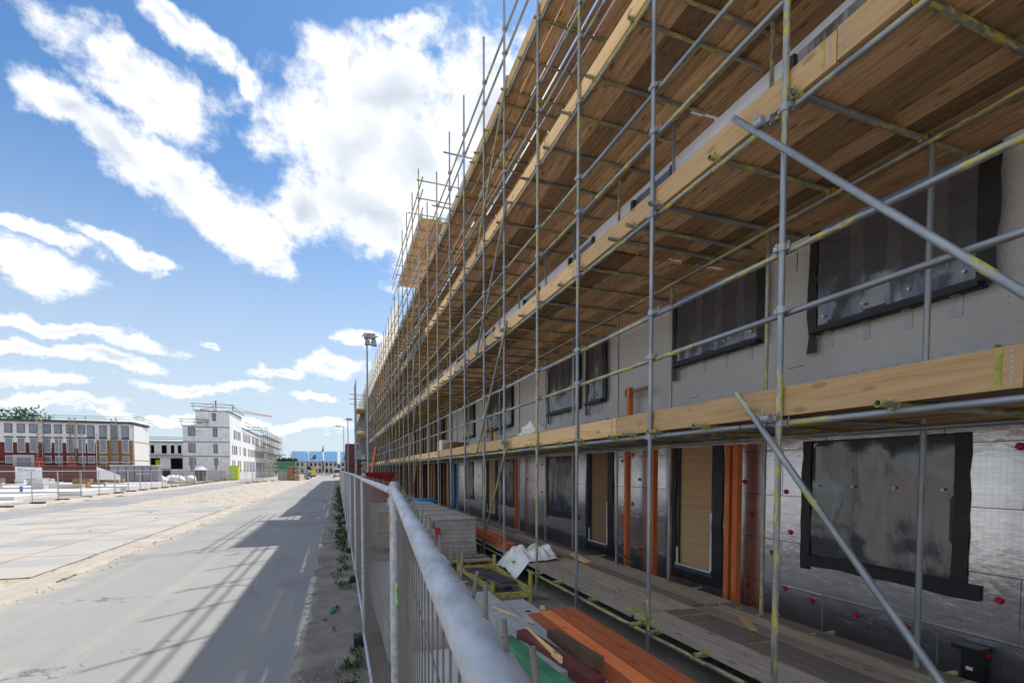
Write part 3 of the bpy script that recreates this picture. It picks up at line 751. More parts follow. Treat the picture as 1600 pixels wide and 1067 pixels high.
# toe boards
tb = 0; far_b = MB()
for li, L in enumerate(LV):
    y = (-2.1, -1.4, -.35, 1.1)[li]
    while y < 100:
        e = y + (3.9 if y > 7.5 or li > 0 else (3.55 if y < 1 else 3.85))
        z = L + .055 + random.uniform(-.008, .008)
        mt = 'fresh_pine' if (y < 11 and li < 3) or (li == 0 and random.random() < .75) or (li == 1) or random.random() < .35 else 'grey_board'
        if y < 52:
            b = MB().box(XO + .028, y + .004, z, XO + .066, e - .004, z + .225).build('toe_board', mt, SC); tb += 1
            if y < 12:
                h = MB()
                for q in (y + .05, e - .05): 
                    for s_ in range(7): h.box(XO + .0262, q - .006, z + .02 + s_ * .028, XO + .0282, q + .006, z + .035 + s_ * .028)
                h.build('nail_plate', 'galvanised', b)
                MB().box(XO + .0255, y + .09, z, XO + .0278, y + .12, z + .225).build('paint_band', 'yellow_paint', b)
        else: far_b.box(XO + .028, y, z, XO + .066, e - .01, z + .225)
        y = e
for a in (19.7, 23.6): MB().box(XO + .028, a, 12.12, XO + .066, a + 3.85, 12.34).build('toe_board', 'grey_board', SC)
far_b.build('toe_board', 'fresh_pine', SC)
# braces
for p, q in (((3.2, 3.32, 5.12), (3.2, .9, 2.45)), ((3.2, 3.24, 2.80), (3.2, 1.3, .45))): 
    pipe('brace', p, q, SC, 'steel_tube') 
for Y0 in (9.3, 21.0, 32.5, 44, 56):
    for z in (.1, 2.55, 4.9, 7.3): pipe('brace', (XO - .052, Y0 + (2.2 if z > 1 else 1.9), z), (XO - .052, Y0 - .1, z + 2.55), SC, random.choice(('steel_tube', 'steel_tube_yellow')))
for y, z in ((3.05, 4.9), (2.93, 2.55), (9.4, 2.7), (9.5, 5.0)):
    c = bpy.data.objects.new('brace_coupler', CME); C.objects.link(c); c.parent = SC; c.location = Vector((XO - .03, y, z)) - wpos(SC); c.rotation_euler = (0, 0, math.pi * 1.05); c.scale = (1.15, 1.15, 1.15)
# roof-edge cross tubes at the taller bay
for y, z in ((19.7, 13.6), (19.7, 12.9), (22.3, 13.6), (27.2, 13.2), (27.2, 12.7), (16.5, 11.0), (14.6, 11.6)):
    pipe('cross_tube', (3.1, y, z), (5.0, y, z), SC)
for y in (19.8, 23.4, 27.1): pipe('inner_standard', (XI, y, 9.7), (XI, y, 14.2), SC)
# pale sheeting on the top lift of the far half
y = 28.4; k = 0
while y < 98:
    e = y + 3.6
    wavy(y, e - .03, 9.95, 12.05 + random.uniform(-.15, .1), XO + .11, .05, 10, 6, seed=k).build('sheeting', 'pale_sheeting', SC); y = e; k += 1

# ================================================================== mesh fence beside the road
def wire_panel(L=3.42, pitch=.075, r=.0018, z0=.12, z1=2.03, pegs=True):
    m = MB(); n = int(L / pitch)
    for k in range(1, n):
        y = k * pitch; o = .004 * math.sin(k * 7.1); rr = .0021 if pegs else r
        q = math.sin(k * 5.3); m.tube((.012, y, z0 - .02), (.012, y, z1), rr, 5).tube((.012, y, z1), (.012 + .006 * q, y + .010 * math.sin(k * 2.9), z1 + .046 + .004 * math.sin(k * 3.3)), rr, 6)
    for z in (.35, .75, 1.15, 1.5, 1.8): m.tube((.02, 0, z), (.02, L, z), r, 4)
    return m
def fence_panel(name, L=3.42):
    t = thing(name, (0, 0, 0), 'grey steel mesh fence panel', 'fence panel')
    def bx(nm, m, mt): 
        o = bpy.data.objects.new(nm, m.mesh(nm, mt)); C.objects.link(o); o.parent = t; return o
    bx('top_rail', MB().tube((0, .02, 2.03), (0, L - .02, 2.03), .021, 24), 'zinc_rail')
    bx('bottom_rail', MB().tube((0, .02, .15), (0, L - .02, .15), .019, 10), 'zinc_rail')
    bx('post', MB().tube((0, 0, .02), (0, 0, 2.07), .0205, 14, True), 'zinc_rail')
    bx('post', MB().tube((0, L, .02), (0, L, 2.07), .0205, 14, True), 'zinc_rail')
    bx('wire_mesh', wire_panel(L), 'dusty_wire')
    ft = MB(); ft.box(-.12, L - .10, .02, .60, L + .10, .13); ft.box(-.08, L - .07, .13, .56, L + .07, .14)
    bx('foot_block', ft, 'black_rubber')
    return t
FP = fence_panel('mesh_fence')
FP['group'] = 'mesh fence panels along the road'
FP.location = (.283, 2.68, 0); FP.rotation_euler = (0, 0, 0)
FP['label'] = 'second mesh fence panel, starting at the clamped post beside the brick packs'
ORD = 'first second third fourth fifth sixth seventh eighth ninth tenth eleventh twelfth thirteenth fourteenth fifteenth sixteenth seventeenth eighteenth nineteenth twentieth twenty-first twenty-second twenty-third twenty-fourth twenty-fifth twenty-sixth twenty-seventh twenty-eighth twenty-ninth thirtieth'.split()
# nearest panel, its rail running past the camera
near = copy_tree(FP, (0.021, -.75, -.053), R(-4.43), 'nearest mesh fence panel with its thick zinc rail crossing the lower middle of the view')
near.rotation_euler = (R(1.15), 0, R(-4.43))
yf = 2.68 + 3.46; k = 0
while yf < 62:
    c = copy_tree(FP, (.30 + .015 * math.sin(k * 2.1), yf, 0), random.uniform(-.006, .006), '%s mesh fence panel from the camera in the run beside the weedy road edge' % ORD[k + 2])
    yf += 3.46; k += 1
# clamps, tags and loose wire ends on the near posts
def clamp(x, y, label):
    t = thing('fence_clamp', (x, y, 1.98), label, 'clamp', 'clamps joining the fence posts')
    MB().tube((x, y, 1.955), (x, y, 1.995), .030, 14).tube((x + .03, y - .03, 1.975), (x + .03, y + .05, 1.975), .008, 6).build('collar', 'galvanised', t)
    MB().box(x + .02, y - .02, 1.955, x + .075, y + .012, 1.99).build('bolt', 'galvanised', t)
clamp(.285, 2.70, 'zinc clamp on the nearest upright fence post'); clamp(.30, 6.15, 'zinc clamp on the second fence post from the camera')
def sticker(x, y, z, w, h, mt, label, mark=True):
    t = thing('sticker', (x, y, z), label, 'sticker')
    MB().box(x - w / 2, y - .0015, z, x + w / 2, y, z + h).build('plate', mt, t)
    if mark: MB().box(x - w * .08, y - .0025, z + h * .2, x + w * .08, y - .0016, z + h * .8).box(x - w * .2, y - .0025, z + h * .62, x - w * .085, y - .0016, z + h * .74).build('printed_mark', 'black_ink', t)
sticker(.272, 2.655, 1.845, .032, .055, 'tag_orange', 'small orange sticker with a black figure 1 on the nearest fence post')
sticker(.270, 2.655, 1.775, .018, .05, 'yellow_box', 'small yellow sticker below the orange one on the nearest fence post', False)
sticker(.292, 2.58, 1.44, .03, .11, 'tag_green', 'narrow green sticker on the mesh wires beside the nearest post')
sticker(.298, 6.105, 1.87, .03, .06, 'tag_orange', 'small orange sticker on the second fence post from the camera')
sticker(.31, 6.05, 1.52, .03, .11, 'tag_green', 'green sticker on the wires beside the second fence post')
# left and middle fence runs
FG = 'mesh fence panels round the far building plot'
def run(pts, lab, grp):
    cnt = 0
    for p, q in zip(pts, pts[1:]):
        p, q = Vector(p), Vector(q); L = (q - p).length; n = max(1, round(L / 3.46)); d = (q - p).normalized()
        a = math.atan2(d.y, d.x) - math.pi / 2
        for i in range(n):
            o = p + d * (i * L / n); c = copy_tree(FP, (o.x, o.y, 0), a + random.uniform(-.04, .04), ORD[cnt] + ' ' + lab); c['group'] = grp; cnt += 1
run([(-17.3, 31), (-17.7, 38), (-18.5, 52), (-18.8, 62), (-19.2, 80), (-20.6, 104), (-21.5, 125)], 'mesh fence panel from the left in the run beyond the left road', FG)
run([(-13.4, 80), (-12.2, 93), (-6.3, 110)], 'mesh fence panel from the left in the run before the green skip', 'mesh fence panels between the two roads')
run([(-6.3, 110), (-6.5, 125)], 'mesh fence panel going back from the timber stack', 'mesh fence panels behind the timber stack')

# ================================================================== yard behind the near fence
def pack(x, y, w, d, z0, h, label, grp):
    t = thing('brick_pack', (x, y, z0), label, 'brick pack', grp)
    MB().box(x, y, z0 + .1, x + w, y + d, z0 + h * .5 - .005, .006).build('lower_layer', 'wrapped_brick', t)
    MB().box(x + .01, y + .01, z0 + h * .5 + .005, x + w - .01, y + d - .01, z0 + h, .006).build('upper_layer', 'wrapped_brick', t)
    MB().box(x - .01, y - .01, z0 + h + .001, x + w + .01, y + d + .01, z0 + h + .012, .004).build('wrapping', 'wrapped_brick', t)
    p = MB()
    for q in range(3): p.box(x + .02, y + q * (d - .1) / 2, z0, x + w - .02, y + .1 + q * (d - .1) / 2, z0 + .095)
    p.build('pallet', 'brown_timber', t); return t
for k in range(5):
    t = pack(1.92 + .015 * math.sin(k * 2), 10.25 + k * 1.22, .95, 1.02, .06, 1.0, ['nearest wrapped brick pack, its open end showing perforated bricks', 'second wrapped brick pack of the right row', 'third wrapped brick pack of the right row', 'fourth wrapped brick pack of the right row', 'farthest wrapped brick pack of the right row'][k], 'wrapped brick packs in a row behind the fence')
    if k == 0:
        e = MB(); e.box(1.80, 10.20, .62, 1.905, 10.6, 1.03); e.build('brick_end', 'wrapped_brick', t)
        hl = MB()
        for zz in (.70, .74, .92, .96, 1.0):
            for q in range(5): hl.tube((1.815 + q * .019, 10.196, zz), (1.815 + q * .019, 10.199, zz), .0065, 6)
        hl.build('brick_holes', 'black_ink', t)
        MB().box(1.925, 10.236, .68, 2.06, 10.243, .90, .004).build('red_strip', 'red_paint', t)
for k in range(3):
    pack(.95, 12.6 + k * 1.25, .66, 1.05, .05, 1.0, ['nearest pale wrapped brick pack seen through the fence wires', 'middle pale wrapped brick pack seen through the fence wires', 'far pale wrapped brick pack seen through the fence wires'][k], 'pale brick packs close to the fence')
# low pallet of pale slabs right behind the near fence
t = thing('slab_pallet', (.95, 4.0, 0), 'low pallet of pale concrete slabs just behind the nearest fence panel', 'slab pallet')
MB().box(.50, 3.1, .14, 1.32, 4.6, .40, .005).build('slab_stack', 'pale_concrete', t)
for q in (3.2, 3.8, 4.45): MB().box(.5, q, .02, 1.32, q + .1, .135).build('bearer', 'brown_timber', t)
t = thing('slab_pallet', (.95, 6.5, 0), 'second low pallet of pale concrete slabs farther behind the fence', 'slab pallet')
MB().box(.48, 5.1, .14, 1.25, 8.6, .55, .005).build('slab_stack', 'pale_concrete', t)
for q in (5.3, 6.8, 8.3): MB().box(.5, q, .02, 1.25, q + .1, .135).build('bearer', 'brown_timber', t)
# concrete beams
def beam(x0, x1, y0, y1, z0, z1, label, holes):
    t = thing('concrete_beam', ((x0 + x1) / 2, y0, z0), label, 'concrete beam', 'grey concrete beams by the orange timber')
    MB().box(x0, y0, z0, x1, y1, z1, .003).build('body', 'grey_concrete', t)
    for y in holes: MB().tube(((x0 + x1) / 2, y, z1), ((x0 + x1) / 2, y, z1 + .002), .035, 14).build('hole', 'black_ink', t)
beam(1.55, 1.80, 3.3, 5.85, .33, .60, 'plain grey concrete beam lying next to the fence', ())
beam(1.84, 2.12, 3.1, 5.45, .30, .57, 'grey concrete beam with two round holes under the orange timber', (4.72, 4.95))
for y in (3.5, 5.2): tag(MB().box(1.5, y, .03, 2.65, y + .1, .295).build('bearer_timber', 'brown_timber'), ['dark timber bearer under the near end of the concrete beams', 'dark timber bearer under the far end of the concrete beams'][y > 4], 'timber', 'bearers under the beams')
# orange timbers on the beams
OT = 'orange painted timbers stacked beside the concrete beams'
for i in range(4):
    x = 1.93 + i * .152
    tag(MB().beam((x, 1.9 + random.uniform(-.1, .1), .52), (x + .07, 4.88 + random.uniform(-.05, .05), .52), .143, .12).build('timber', 'orange_timber'), ['leftmost long orange timber of the top layer near the fence', 'second long orange timber from the left in the top layer', 'third long orange timber from the left in the top layer', 'rightmost long orange timber of the top layer beside the scaffold'][i], 'timber', OT)
for i in range(3):
    x = 2.05 + i * .16
    tag(MB().beam((x, 1.9, .38), (x + .07, 4.75, .38), .14, .12).build('timber', 'orange_timber'), ORD[i] + ' orange timber from the left in the layer under the near stack', 'timber', 'lower orange timbers')
tag(MB().beam((1.50, 1.6, .66), (1.43, 4.12, .58), .11, .11).build('timber', 'green_paint'), 'green painted timber post lying against the near fence', 'timber')
tag(MB().beam((1.75, 3.0, .60), (1.60, 4.15, .62), .12, .09).build('timber', 'dark_red'), 'short dark red timber between the green post and the orange stack', 'timber')
tag(MB().beam((1.83, 3.15, .70), (1.86, 4.05, .63), .10, .07).build('timber', 'brown_timber'), 'short dark brown timber offcut leaning on the orange stack', 'timber')
tag(MB().beam((1.62, 3.35, .67), (1.66, 4.2, .64), .02, .05).build('batten', 'fresh_pine'), 'thin pale batten lying beside the green post', 'batten')
tag(MB().beam((1.86, 4.5, .585), (1.62, 5.1, .615), .02, .01).build('batten', 'fresh_pine'), 'thin pale splinter across the grey beams', 'batten')
# orange timbers on the walkway
for i in range(4):
    tag(MB().beam((3.42 + i * .085, 9.75 + .1 * i, .45), (3.40 + i * .085, 13.3, .45), .08, .1).build('timber', 'orange_timber'), ORD[i] + ' orange timber from the left in the bundle on the walkway', 'timber', 'orange timbers lying on the scaffold walkway')
for i in range(3):
    tag(MB().beam((3.46 + i * .085, 10.3 + .1 * i, .55), (3.44 + i * .085, 13.5, .55), .08, .09).build('timber', 'orange_timber'), ORD[i] + ' orange timber from the left on top of the walkway bundle', 'timber', 'upper orange timbers lying on the scaffold walkway')
def dz_(x, y):
    r = abs(noise.noise(Vector((x * 2.6, y * 2.2, 3)))) + .5 * abs(noise.noise(Vector((x * 6, y * 5, 8)))); e = max(0, 1 - abs((y - 8.95) / .62) ** 3)
    return (.415 if x > 3.36 else .415 - (3.36 - x) * 1.15) + (.04 + .24 * r) * e * (1 if x > 3.2 else .5) + .006
tag(sheetgrid(3.10, 3.98, 8.35, 9.55, 44, 56, dz_, .10).build('plastic_sheet', 'white_sheet'), 'crumpled white plastic sheet draped over the walkway edge', 'plastic sheet')
tag(crumple('plastic_bag', 'white_sheet', (3.95, 9.5, 2.63), (.30, .45, .34), seed=5, sub=5, amp=.3, freq=1.7), 'pile of clear crumpled plastic lying on the first scaffold deck', 'plastic bag')
tag(MB().beam((4.4, 8.0, .41), (4.55, 8.9, .41), .12, .04).build('board_offcut', 'fresh_pine'), 'short board offcut lying on the walkway by the second door', 'board offcut')
tag(MB().beam((4.25, 4.0, .405), (4.5, 4.4, .405), .07, .025).build('board_offcut', 'fresh_pine'), 'small pale wood offcut on the near walkway', 'board offcut')
tag(MB().beam((5.1, 7.6, .42), (5.2, 8.15, .5), .06, .04).build('board_offcut', 'brown_timber'), 'brown wood offcut leaning at the foot of the orange post', 'board offcut')
# yellow stillage frame
t = thing('stillage', (2.55, 8.1, 0), 'yellow steel stillage frame with corner stubs beside the scaffold', 'stillage')
for (x, y, z) in ((2.89, 7.12, .52), (2.21, 9.2, .50), (2.93, 9.15, .45), (2.28, 7.2, .38)): MB().tube((x, y, .02), (x, y, z), .035, 10, True).build('corner_stub', 'yellow_paint', t)
for p, q in (((2.89, 7.12, .2), (2.93, 9.15, .2)), ((2.21, 9.2, .24), (2.28, 7.2, .24)), ((2.89, 7.12, .16), (2.28, 7.2, .16)), ((2.93, 9.15, .22), (2.21, 9.2, .22))): MB().beam(p, q, .05, .08).build('rail', 'yellow_paint', t)
tag(MB().box(2.35, 7.6, .26, 2.75, 8.7, .285).build('steel_plate', 'anthracite'), 'dark flat plate lying across the yellow stillage', 'plate').rotation_euler = (0.06, .1, .35)
t = thing('pallet', (2.4, 9.6, .0), 'empty wooden pallet behind the yellow stillage', 'pallet')
for i in range(6): MB().box(1.95, 9.3 + i * .13, .30, 2.95, 9.37 + i * .13, .33, .004).build('slat', 'deck_wood_top', t)
for x in (1.97, 2.42, 2.87): MB().box(x, 9.3, .04, x + .08, 10.03, .296).build('runner', 'brown_timber', t)
# tub, barrow, skip dumper
t = thing('plastic_tub', (2.9, 17.2, .0), 'blue round plastic tub behind the brick packs', 'tub')
MB().tube((2.95, 17.4, .45), (2.95, 17.4, 1.0), .42, 20, r2=.5).build('body', 'blue_paint', t)
MB().tube((2.95, 17.4, 1.0), (2.95, 17.4, 1.1), .5, 20, r2=.36).build('rim', 'blue_paint', t); MB().box(2.6, 17.1, 0, 3.3, 17.8, .445).build('stand', 'brown_timber', t)
t = thing('wheelbarrow', (2.15, 17.4, .0), 'grey metal wheelbarrow tipped up behind the brick packs', 'wheelbarrow')
MB().tube((2.2, 17.6, .75), (2.2, 17.6, 1.12), .2, 8, r2=.38).build('tray', 'galvanised', t); MB().path([(1.95, 17.1, .7), (1.97, 17.9, .8), (2.05, 18.2, .35)], .018).path([(2.45, 17.1, .7), (2.43, 17.9, .8), (2.3, 18.2, .35)], .018).path([(2.0, 17.7, .75), (1.98, 17.6, .02)], .018).path([(2.4, 17.7, .75), (2.42, 17.6, .02)], .018).build('frame', 'steel_tube', t)
MB().tube((2.14, 18.25, .2), (2.22, 18.25, .2), .2, 16).build('wheel', 'tyre', t)
t = thing('dumper', (1.75, 24, 0), 'small red skip dumper with a slanting orange arm behind the fence', 'dumper')
MB().add([(1.35, 23, 1.55), (2.35, 23, 1.55), (2.2, 24.6, 1.5), (1.5, 24.6, 1.5), (1.15, 22.6, 2.02), (2.55, 22.6, 2.02), (2.4, 25, 2.0), (1.3, 25, 2.0)], [(3, 2, 1, 0), (0, 1, 5, 4), (1, 2, 6, 5), (2, 3, 7, 6), (3, 0, 4, 7), (4, 5, 6, 7)]).build('skip', 'red_paint', t)
MB().box(1.45, 23.1, .5, 2.25, 25.4, 1.45).build('chassis', 'red_paint', t)
for x in (1.25, 2.25):
    for y in (23.3, 25): MB().tube((x, y, .4), (x + .22, y, .4), .4, 16).build('wheel', 'tyre', t)
MB().beam((1.5, 24.9, 1.3), (1.9, 25.9, 3.3), .12, .14).build('arm', 'orange_primer', t)
# orange steel props against the wall
def prop(y, x, z0, z1, label, arm=False):
    t = thing('steel_prop', (x, y, z0), label, 'steel prop')
    MB().box(x - .045, y - .045, z0, x + .045, y - .037, z1).box(x - .045, y - .036, z0, x - .037, y + .045, z1).box(x + .037, y - .036, z0, x + .045, y + .045, z1).box(x - .036, y - .036, z0, x - .03, y + .036, z1).build('post', 'orange_primer', t)
    MB().box(x - .07, y - .07, z0 - .012, x + .07, y + .07, z0 - .001).build('foot_plate', 'orange_primer', t)
    if arm: MB().box(x - .03, y + .05, z1 - .16, x + .02, y + .14, z1 - .02).box(x - .02, y - .6, z1 - .12, x + .01, y - .05, z1 - .06).build('arm', 'brown_timber', t)
prop(5.38, 5.36, .02, 2.5, 'right one of the paired orange steel posts left of the near window')
prop(5.53, 5.36, .02, 2.5, 'left one of the paired orange steel posts left of the near window')
prop(7.30, 5.36, .02, 2.5, 'orange steel post just beside the near plywood door'); prop(8.12, 5.34, .02, 2.5, 'orange steel post to the left of the spray mark')
prop(8.15, 5.40, 2.64, 3.74, 'short orange post with a timber arm rising above the first deck', True)
prop(14.4, 5.36, .02, 2.5, 'orange post beyond the second large window'); prop(17.0, 5.36, 2.64, 3.7, 'far short orange post with an arm above the first deck', True)
t = thing('service_duct', (5.45, 2.66, 0), 'black boxed service pipe standing at the foot of the foil wall', 'duct')
MB().box(5.38, 2.60, .01, 5.50, 2.72, .50).build('pipe', 'black_membrane', t); MB().box(5.36, 2.58, .501, 5.52, 2.79, .54).build('cap', 'black_membrane', t); MB().box(5.376, 2.63, .33, 5.379, 2.68, .36).build('label', 'white_paint', t)
tag(MB().box(5.42, 23.4, .3, 5.5, 24.2, 2.45).build('door_leaf', 'blue_paint'), 'blue sheet standing against the wall beyond the last window', 'sheet')
t = thing('brick_stack', (4.2, 18.8, 2.63), 'brown brick stack with white bags on the first scaffold deck', 'brick stack')
MB().box(3.9, 17.6, 2.63, 4.6, 18.6, 3.15, .01).build('bricks', 'brown_timber', t); MB().box(3.9, 19, 2.63, 4.6, 19.9, 3.3, .02).build('bag', 'white_sheet', t)
# loose things on the soil
random.seed(21)
for k in range(34):
    x, y = random.choice(((random.uniform(2.55, 3.3), random.uniform(3.5, 9)), (random.uniform(1.7, 3.1), random.uniform(6, 10)), (random.uniform(1.3, 3.2), random.uniform(5.9, 7.5))))
    r = random.random()
    if r < .45: o = tag(MB().box(x, y, .03, x + random.uniform(.05, .3), y + random.uniform(.02, .12), .05, .008).build('wood_scrap', 'fresh_pine' if r < .2 else 'brown_timber'), 'wood scrap lying on the dark soil between fence and scaffold', 'wood scrap', 'wood scraps on the soil')
    elif r < .8: o = tag(crumple('rubble', 'grey_concrete', (x, y, .02), (random.uniform(.02, .07),) * 2 + (.03,), seed=k, sub=2), 'small lump of rubble on the soil between fence and scaffold', 'rubble', 'rubble lumps on the soil')
    else: o = tag(crumple('plastic_scrap', 'blue_roof_foil' if r > .93 else 'black_membrane', (x, y, .03), (.1, .07, .015), seed=k, sub=2, amp=.6), 'scrap of thin plastic on the soil between fence and scaffold', 'plastic scrap', 'plastic scraps on the soil')
    o.rotation_euler = (0, 0, random.uniform(0, 3))
tag(crumple('litter', 'green_paint', (-.1, 7.6, .03), (.055, .05, .035), seed=9, sub=2), 'small green crushed can on the dirt beside the fence', 'can')
# weeds along the verge
m = MB()
for k in range(850):
    y = 3.2 + 60 * random.random() ** 1.9; x = .22 - abs(random.gauss(0, .17)); d = noise.noise(Vector((x * 2, y * .9, 4)))
    if d < (.0 if y < 14 else -.25): continue
    s = random.uniform(.5, 1.3) * (1 if y < 14 else 1.6)
    for q in range(6):
        a = random.uniform(0, 6.28); l = .055 * s * random.uniform(.5, 1.2); h = .07 * s * random.uniform(.3, 1.2); cx, cy = x + random.uniform(-.04, .04), y + random.uniform(-.05, .05); w = .014 * s
        dx, dy = math.cos(a), math.sin(a)
        m.add([(cx, cy, .02), (cx + dx * l * .5 - dy * w, cy + dy * l * .5 + dx * w, .02 + h * .8), (cx + dx * l, cy + dy * l, .02 + h), (cx + dx * l * .5 + dy * w, cy + dy * l * .5 - dx * w, .02 + h * .7)], [(0, 1, 2, 3)])
tag(m.build('weeds', 'leaf'), 'low green weeds along the foot of the roadside fence', 'weeds', kind='stuff')
m = MB()
for k in range(900):
    x, y = (random.uniform(-.5, .3), 3 + 20 * random.random() ** 1.5) if k % 2 else (random.gauss(-5.2, .35), random.uniform(8, 40)); s = random.uniform(.004, .013)
    m.box(x - s, y - s, .005, x + s, y + s * 1.3, .012 + s, s * .4)
tag(m.build('gravel', 'sandy_soil'), 'loose stones scattered on the verge and the sand strip', 'gravel', kind='stuff')
for k in range(5):
    x, y = random.uniform(-9, -5.3), random.uniform(9, 30)
    tag(crumple('clod', 'dark_soil', (x, y, .0), (.05, .04, .03), seed=k, sub=2), ORD[k] + ' dark clod of earth lying on the sandy road edge', 'clod', 'dark clods on the road edge')

# ================================================================== masts, stair tower, cabins
def lamp(x, y, h, label, heads, dirx=-1):
    t = thing('street_lamp', (x, y, 0), label, 'street lamp')
    MB().tube((x, y, 0), (x, y, h), .07, 10, r2=.04).build('pole', 'galvanised', t)
    if heads == 1:
        MB().tube((x, y, h - .05), (x + dirx * .5, y, h + .02), .03, 8).build('arm', 'galvanised', t)
        MB().box(x + dirx * .4, y - .12, h - .06, x + dirx * 1.1, y + .12, h + .06).build('lamp_head', 'galvanised', t)
    else:
        for i in range(heads):
            z = h - .1 - .34 * (i // 2); sx = (.27 if i % 2 else -.03) + .05 * (i // 2)
            MB().box(x + sx - .13, y - .2, z - .13, x + sx + .13, y + .03, z + .12, .03).build('floodlight', 'galvanised', t)
        MB().tube((x - .25, y, h - .1), (x + .55, y, h - .1), .03, 8).build('cross_bar', 'galvanised', t)
lamp(1.5, 25.8, 9.0, 'tall mast with a cluster of floodlights in front of the scaffold', 4)
lamp(.95, 74, 8.3, 'single armed street lamp standing by the dark red cabins', 1)
lamp(1.2, 58, 7.9, 'slim mast with small twin floodlights right of the street lamp', 2)
lamp(-18.4, 77, 7.3, 'street lamp behind the left fence in front of the white building', 1, 1)
lamp(-17.0, 200, 7.5, 'distant street lamp beyond the green skip', 1, 1)
lamp(-26, 190, 17, 'distant tall lamp mast seen above the white building', 2)
t = thing('stair_tower', (2.7, 58.5, 0), 'scaffold stair tower jutting towards the road at the far end', 'stair tower')
for x in (2.05, 3.1):
    for y in (56.5, 58.5, 60.5): pipe('standard', (x, y, 0), (x, y, 11.2 + (.8 if x < 2.5 else 0)), t, r=.06 if x < 2.5 else .03, n=8)
for z, mt in ((3.1, 'dark_red'), (6.0, 'fresh_pine'), (8.7, 'fresh_pine')): MB().box(2.05, 56.4, z, 3.25, 60.6, z + .16).build('platform', mt, t)
for z in (3.9, 4.4, 6.9, 7.4, 9.6, 10.2, 1.2, 2.1): pipe('guard_rail', (2.0, 56.45, z), (3.2, 56.45, z), t, n=8); pipe('guard_rail', (2.0, 56.4, z), (2.0, 60.6, z), t, n=8)
for z in (9.3, 9.9, 10.4): pipe('cross_tube', (1.35, 56.4, z), (3.2, 56.4, z), t, r=.035, n=8)
for z in (3.2, 6.1): MB().beam((2.2, 57, z), (3.0, 60, z + 2.6), .7, .08).build('stair_flight', 'galvanised', t)
tag(crumple('plastic_sheet', 'white_sheet', (2.7, 57.2, 6.18), (.6, .6, .2), seed=2, sub=3), 'white sheet bundle on a platform of the stair tower', 'plastic sheet')
for i, (y, h, x) in enumerate(((70, 5.3, 1.35), (76.2, 6.0, 1.25))):
    t = thing('site_cabin', (x + .9, y, 0), ['nearer dark red steel cabin stack beside the scaffold end', 'farther and taller dark red cabin stack'][i], 'site cabin', 'dark red cabins')
    for q in range(2): MB().box(x, y, q * h / 2 + .02, x + 1.8, y + 6, (q + 1) * h / 2 - .04).build('cabin', 'dark_red', t)
    for yy in range(12): MB().box(x - .03, y + .2 + yy * .5, .1, x - .001, y + .35 + yy * .5, h - .1).build('rib', 'dark_red', t)

# ================================================================== far plot: slabs, stacks, packs
fs = [(-30, -19.3, 36.5, 40.5, .12), (-44, -20.5, 42, 47.5, .3), (-50, -19.8, 49.5, 57, .35), (-40, -20, 59, 66, .45), (-60, -41, 58, 70, .4), (-34, -21, 68, 75, .5)]
for i, (a, b, c, d, h) in enumerate(fs):
    t = thing('foundation_slab', ((a + b) / 2, c, 0), ['nearest low pale foundation slab behind the left fence', 'second pale foundation slab from the road', 'long third pale foundation slab', 'fourth pale foundation slab in front of the brick packs', 'far left pale foundation slab', 'farthest pale foundation slab beside the packs'][i], 'foundation slab')
    MB().box(a, c, 0, b, d, h).build('slab', 'white_paint', t)
    MB().box(a, c - .12, 0, b - 2, c - .002, h * .7).build('formwork', 'timber_brown_far' if i % 2 else 'grey_board', t)
    for q in range(int((b - a) / 4)): MB().box(a + 2 + q * 4, c + .4, h, a + 2.15 + q * 4, c + .55, h + .45).build('starter_pipe', 'grey_concrete' if q % 3 else 'blue_paint', t)
for i in range(6):
    x = -27.1 + i * .87
    t = thing('brick_pack', (x, 75, .5), ORD[i] + ' lilac grey brick pack from the left in the row behind the left fence', 'brick pack', 'lilac brick packs stacked two high')
    MB().box(x, 75, .5, x + .78, 76.2, 1.55).build('lower_layer', 'lilac_brick', t); MB().box(x, 75.02, 1.6, x + .78, 76.2, 2.6).build('upper_layer', 'lilac_brick', t); MB().box(x - .01, 74.98, 2.61, x + .79, 76.2, 2.68).build('cover', 'white_sheet', t)
random.seed(5)
for i in range(26):
    x, y = random.uniform(-47, -21), random.uniform(43, 73); z = .3; mt = ('grey_concrete', 'white_sheet', 'lilac_brick', 'grey_board', 'pale_concrete', 'timber_brown_far', 'grey_board', 'timber_brown_far')[i % 8] if i not in (5, 16) else 'blue_paint'
    nm = {'grey_concrete': 'block_stack', 'white_sheet': 'covered_stack', 'lilac_brick': 'brick_pack', 'blue_paint': 'crate', 'grey_board': 'board_stack', 'pale_concrete': 'block_stack', 'timber_brown_far': 'timber_stack'}[mt]
    w, d, h = random.uniform(.7, 1.8), .9, random.uniform(.35, .95)
    t = thing(nm, (x, y, z), '%s %s placed on the pale building plot' % (ORD[i] + ' ' + {'grey_concrete': 'grey', 'white_sheet': 'white', 'lilac_brick': 'lilac', 'blue_paint': 'blue', 'grey_board': 'weathered', 'pale_concrete': 'pale', 'timber_brown_far': 'brown'}[mt], nm.replace('_', ' ')), nm.replace('_', ' '), nm.replace('_', ' ') + 's on the building plot')
    for q in range(2): MB().box(x, y, z + .04 + q * h / 2, x + w, y + d, z + (q + 1) * h / 2, .02).build('layer', mt, t)
    MB().box(x + .05, y, z - .1, x + w - .05, y + d, z + .035).build('bearer', 'brown_timber', t)
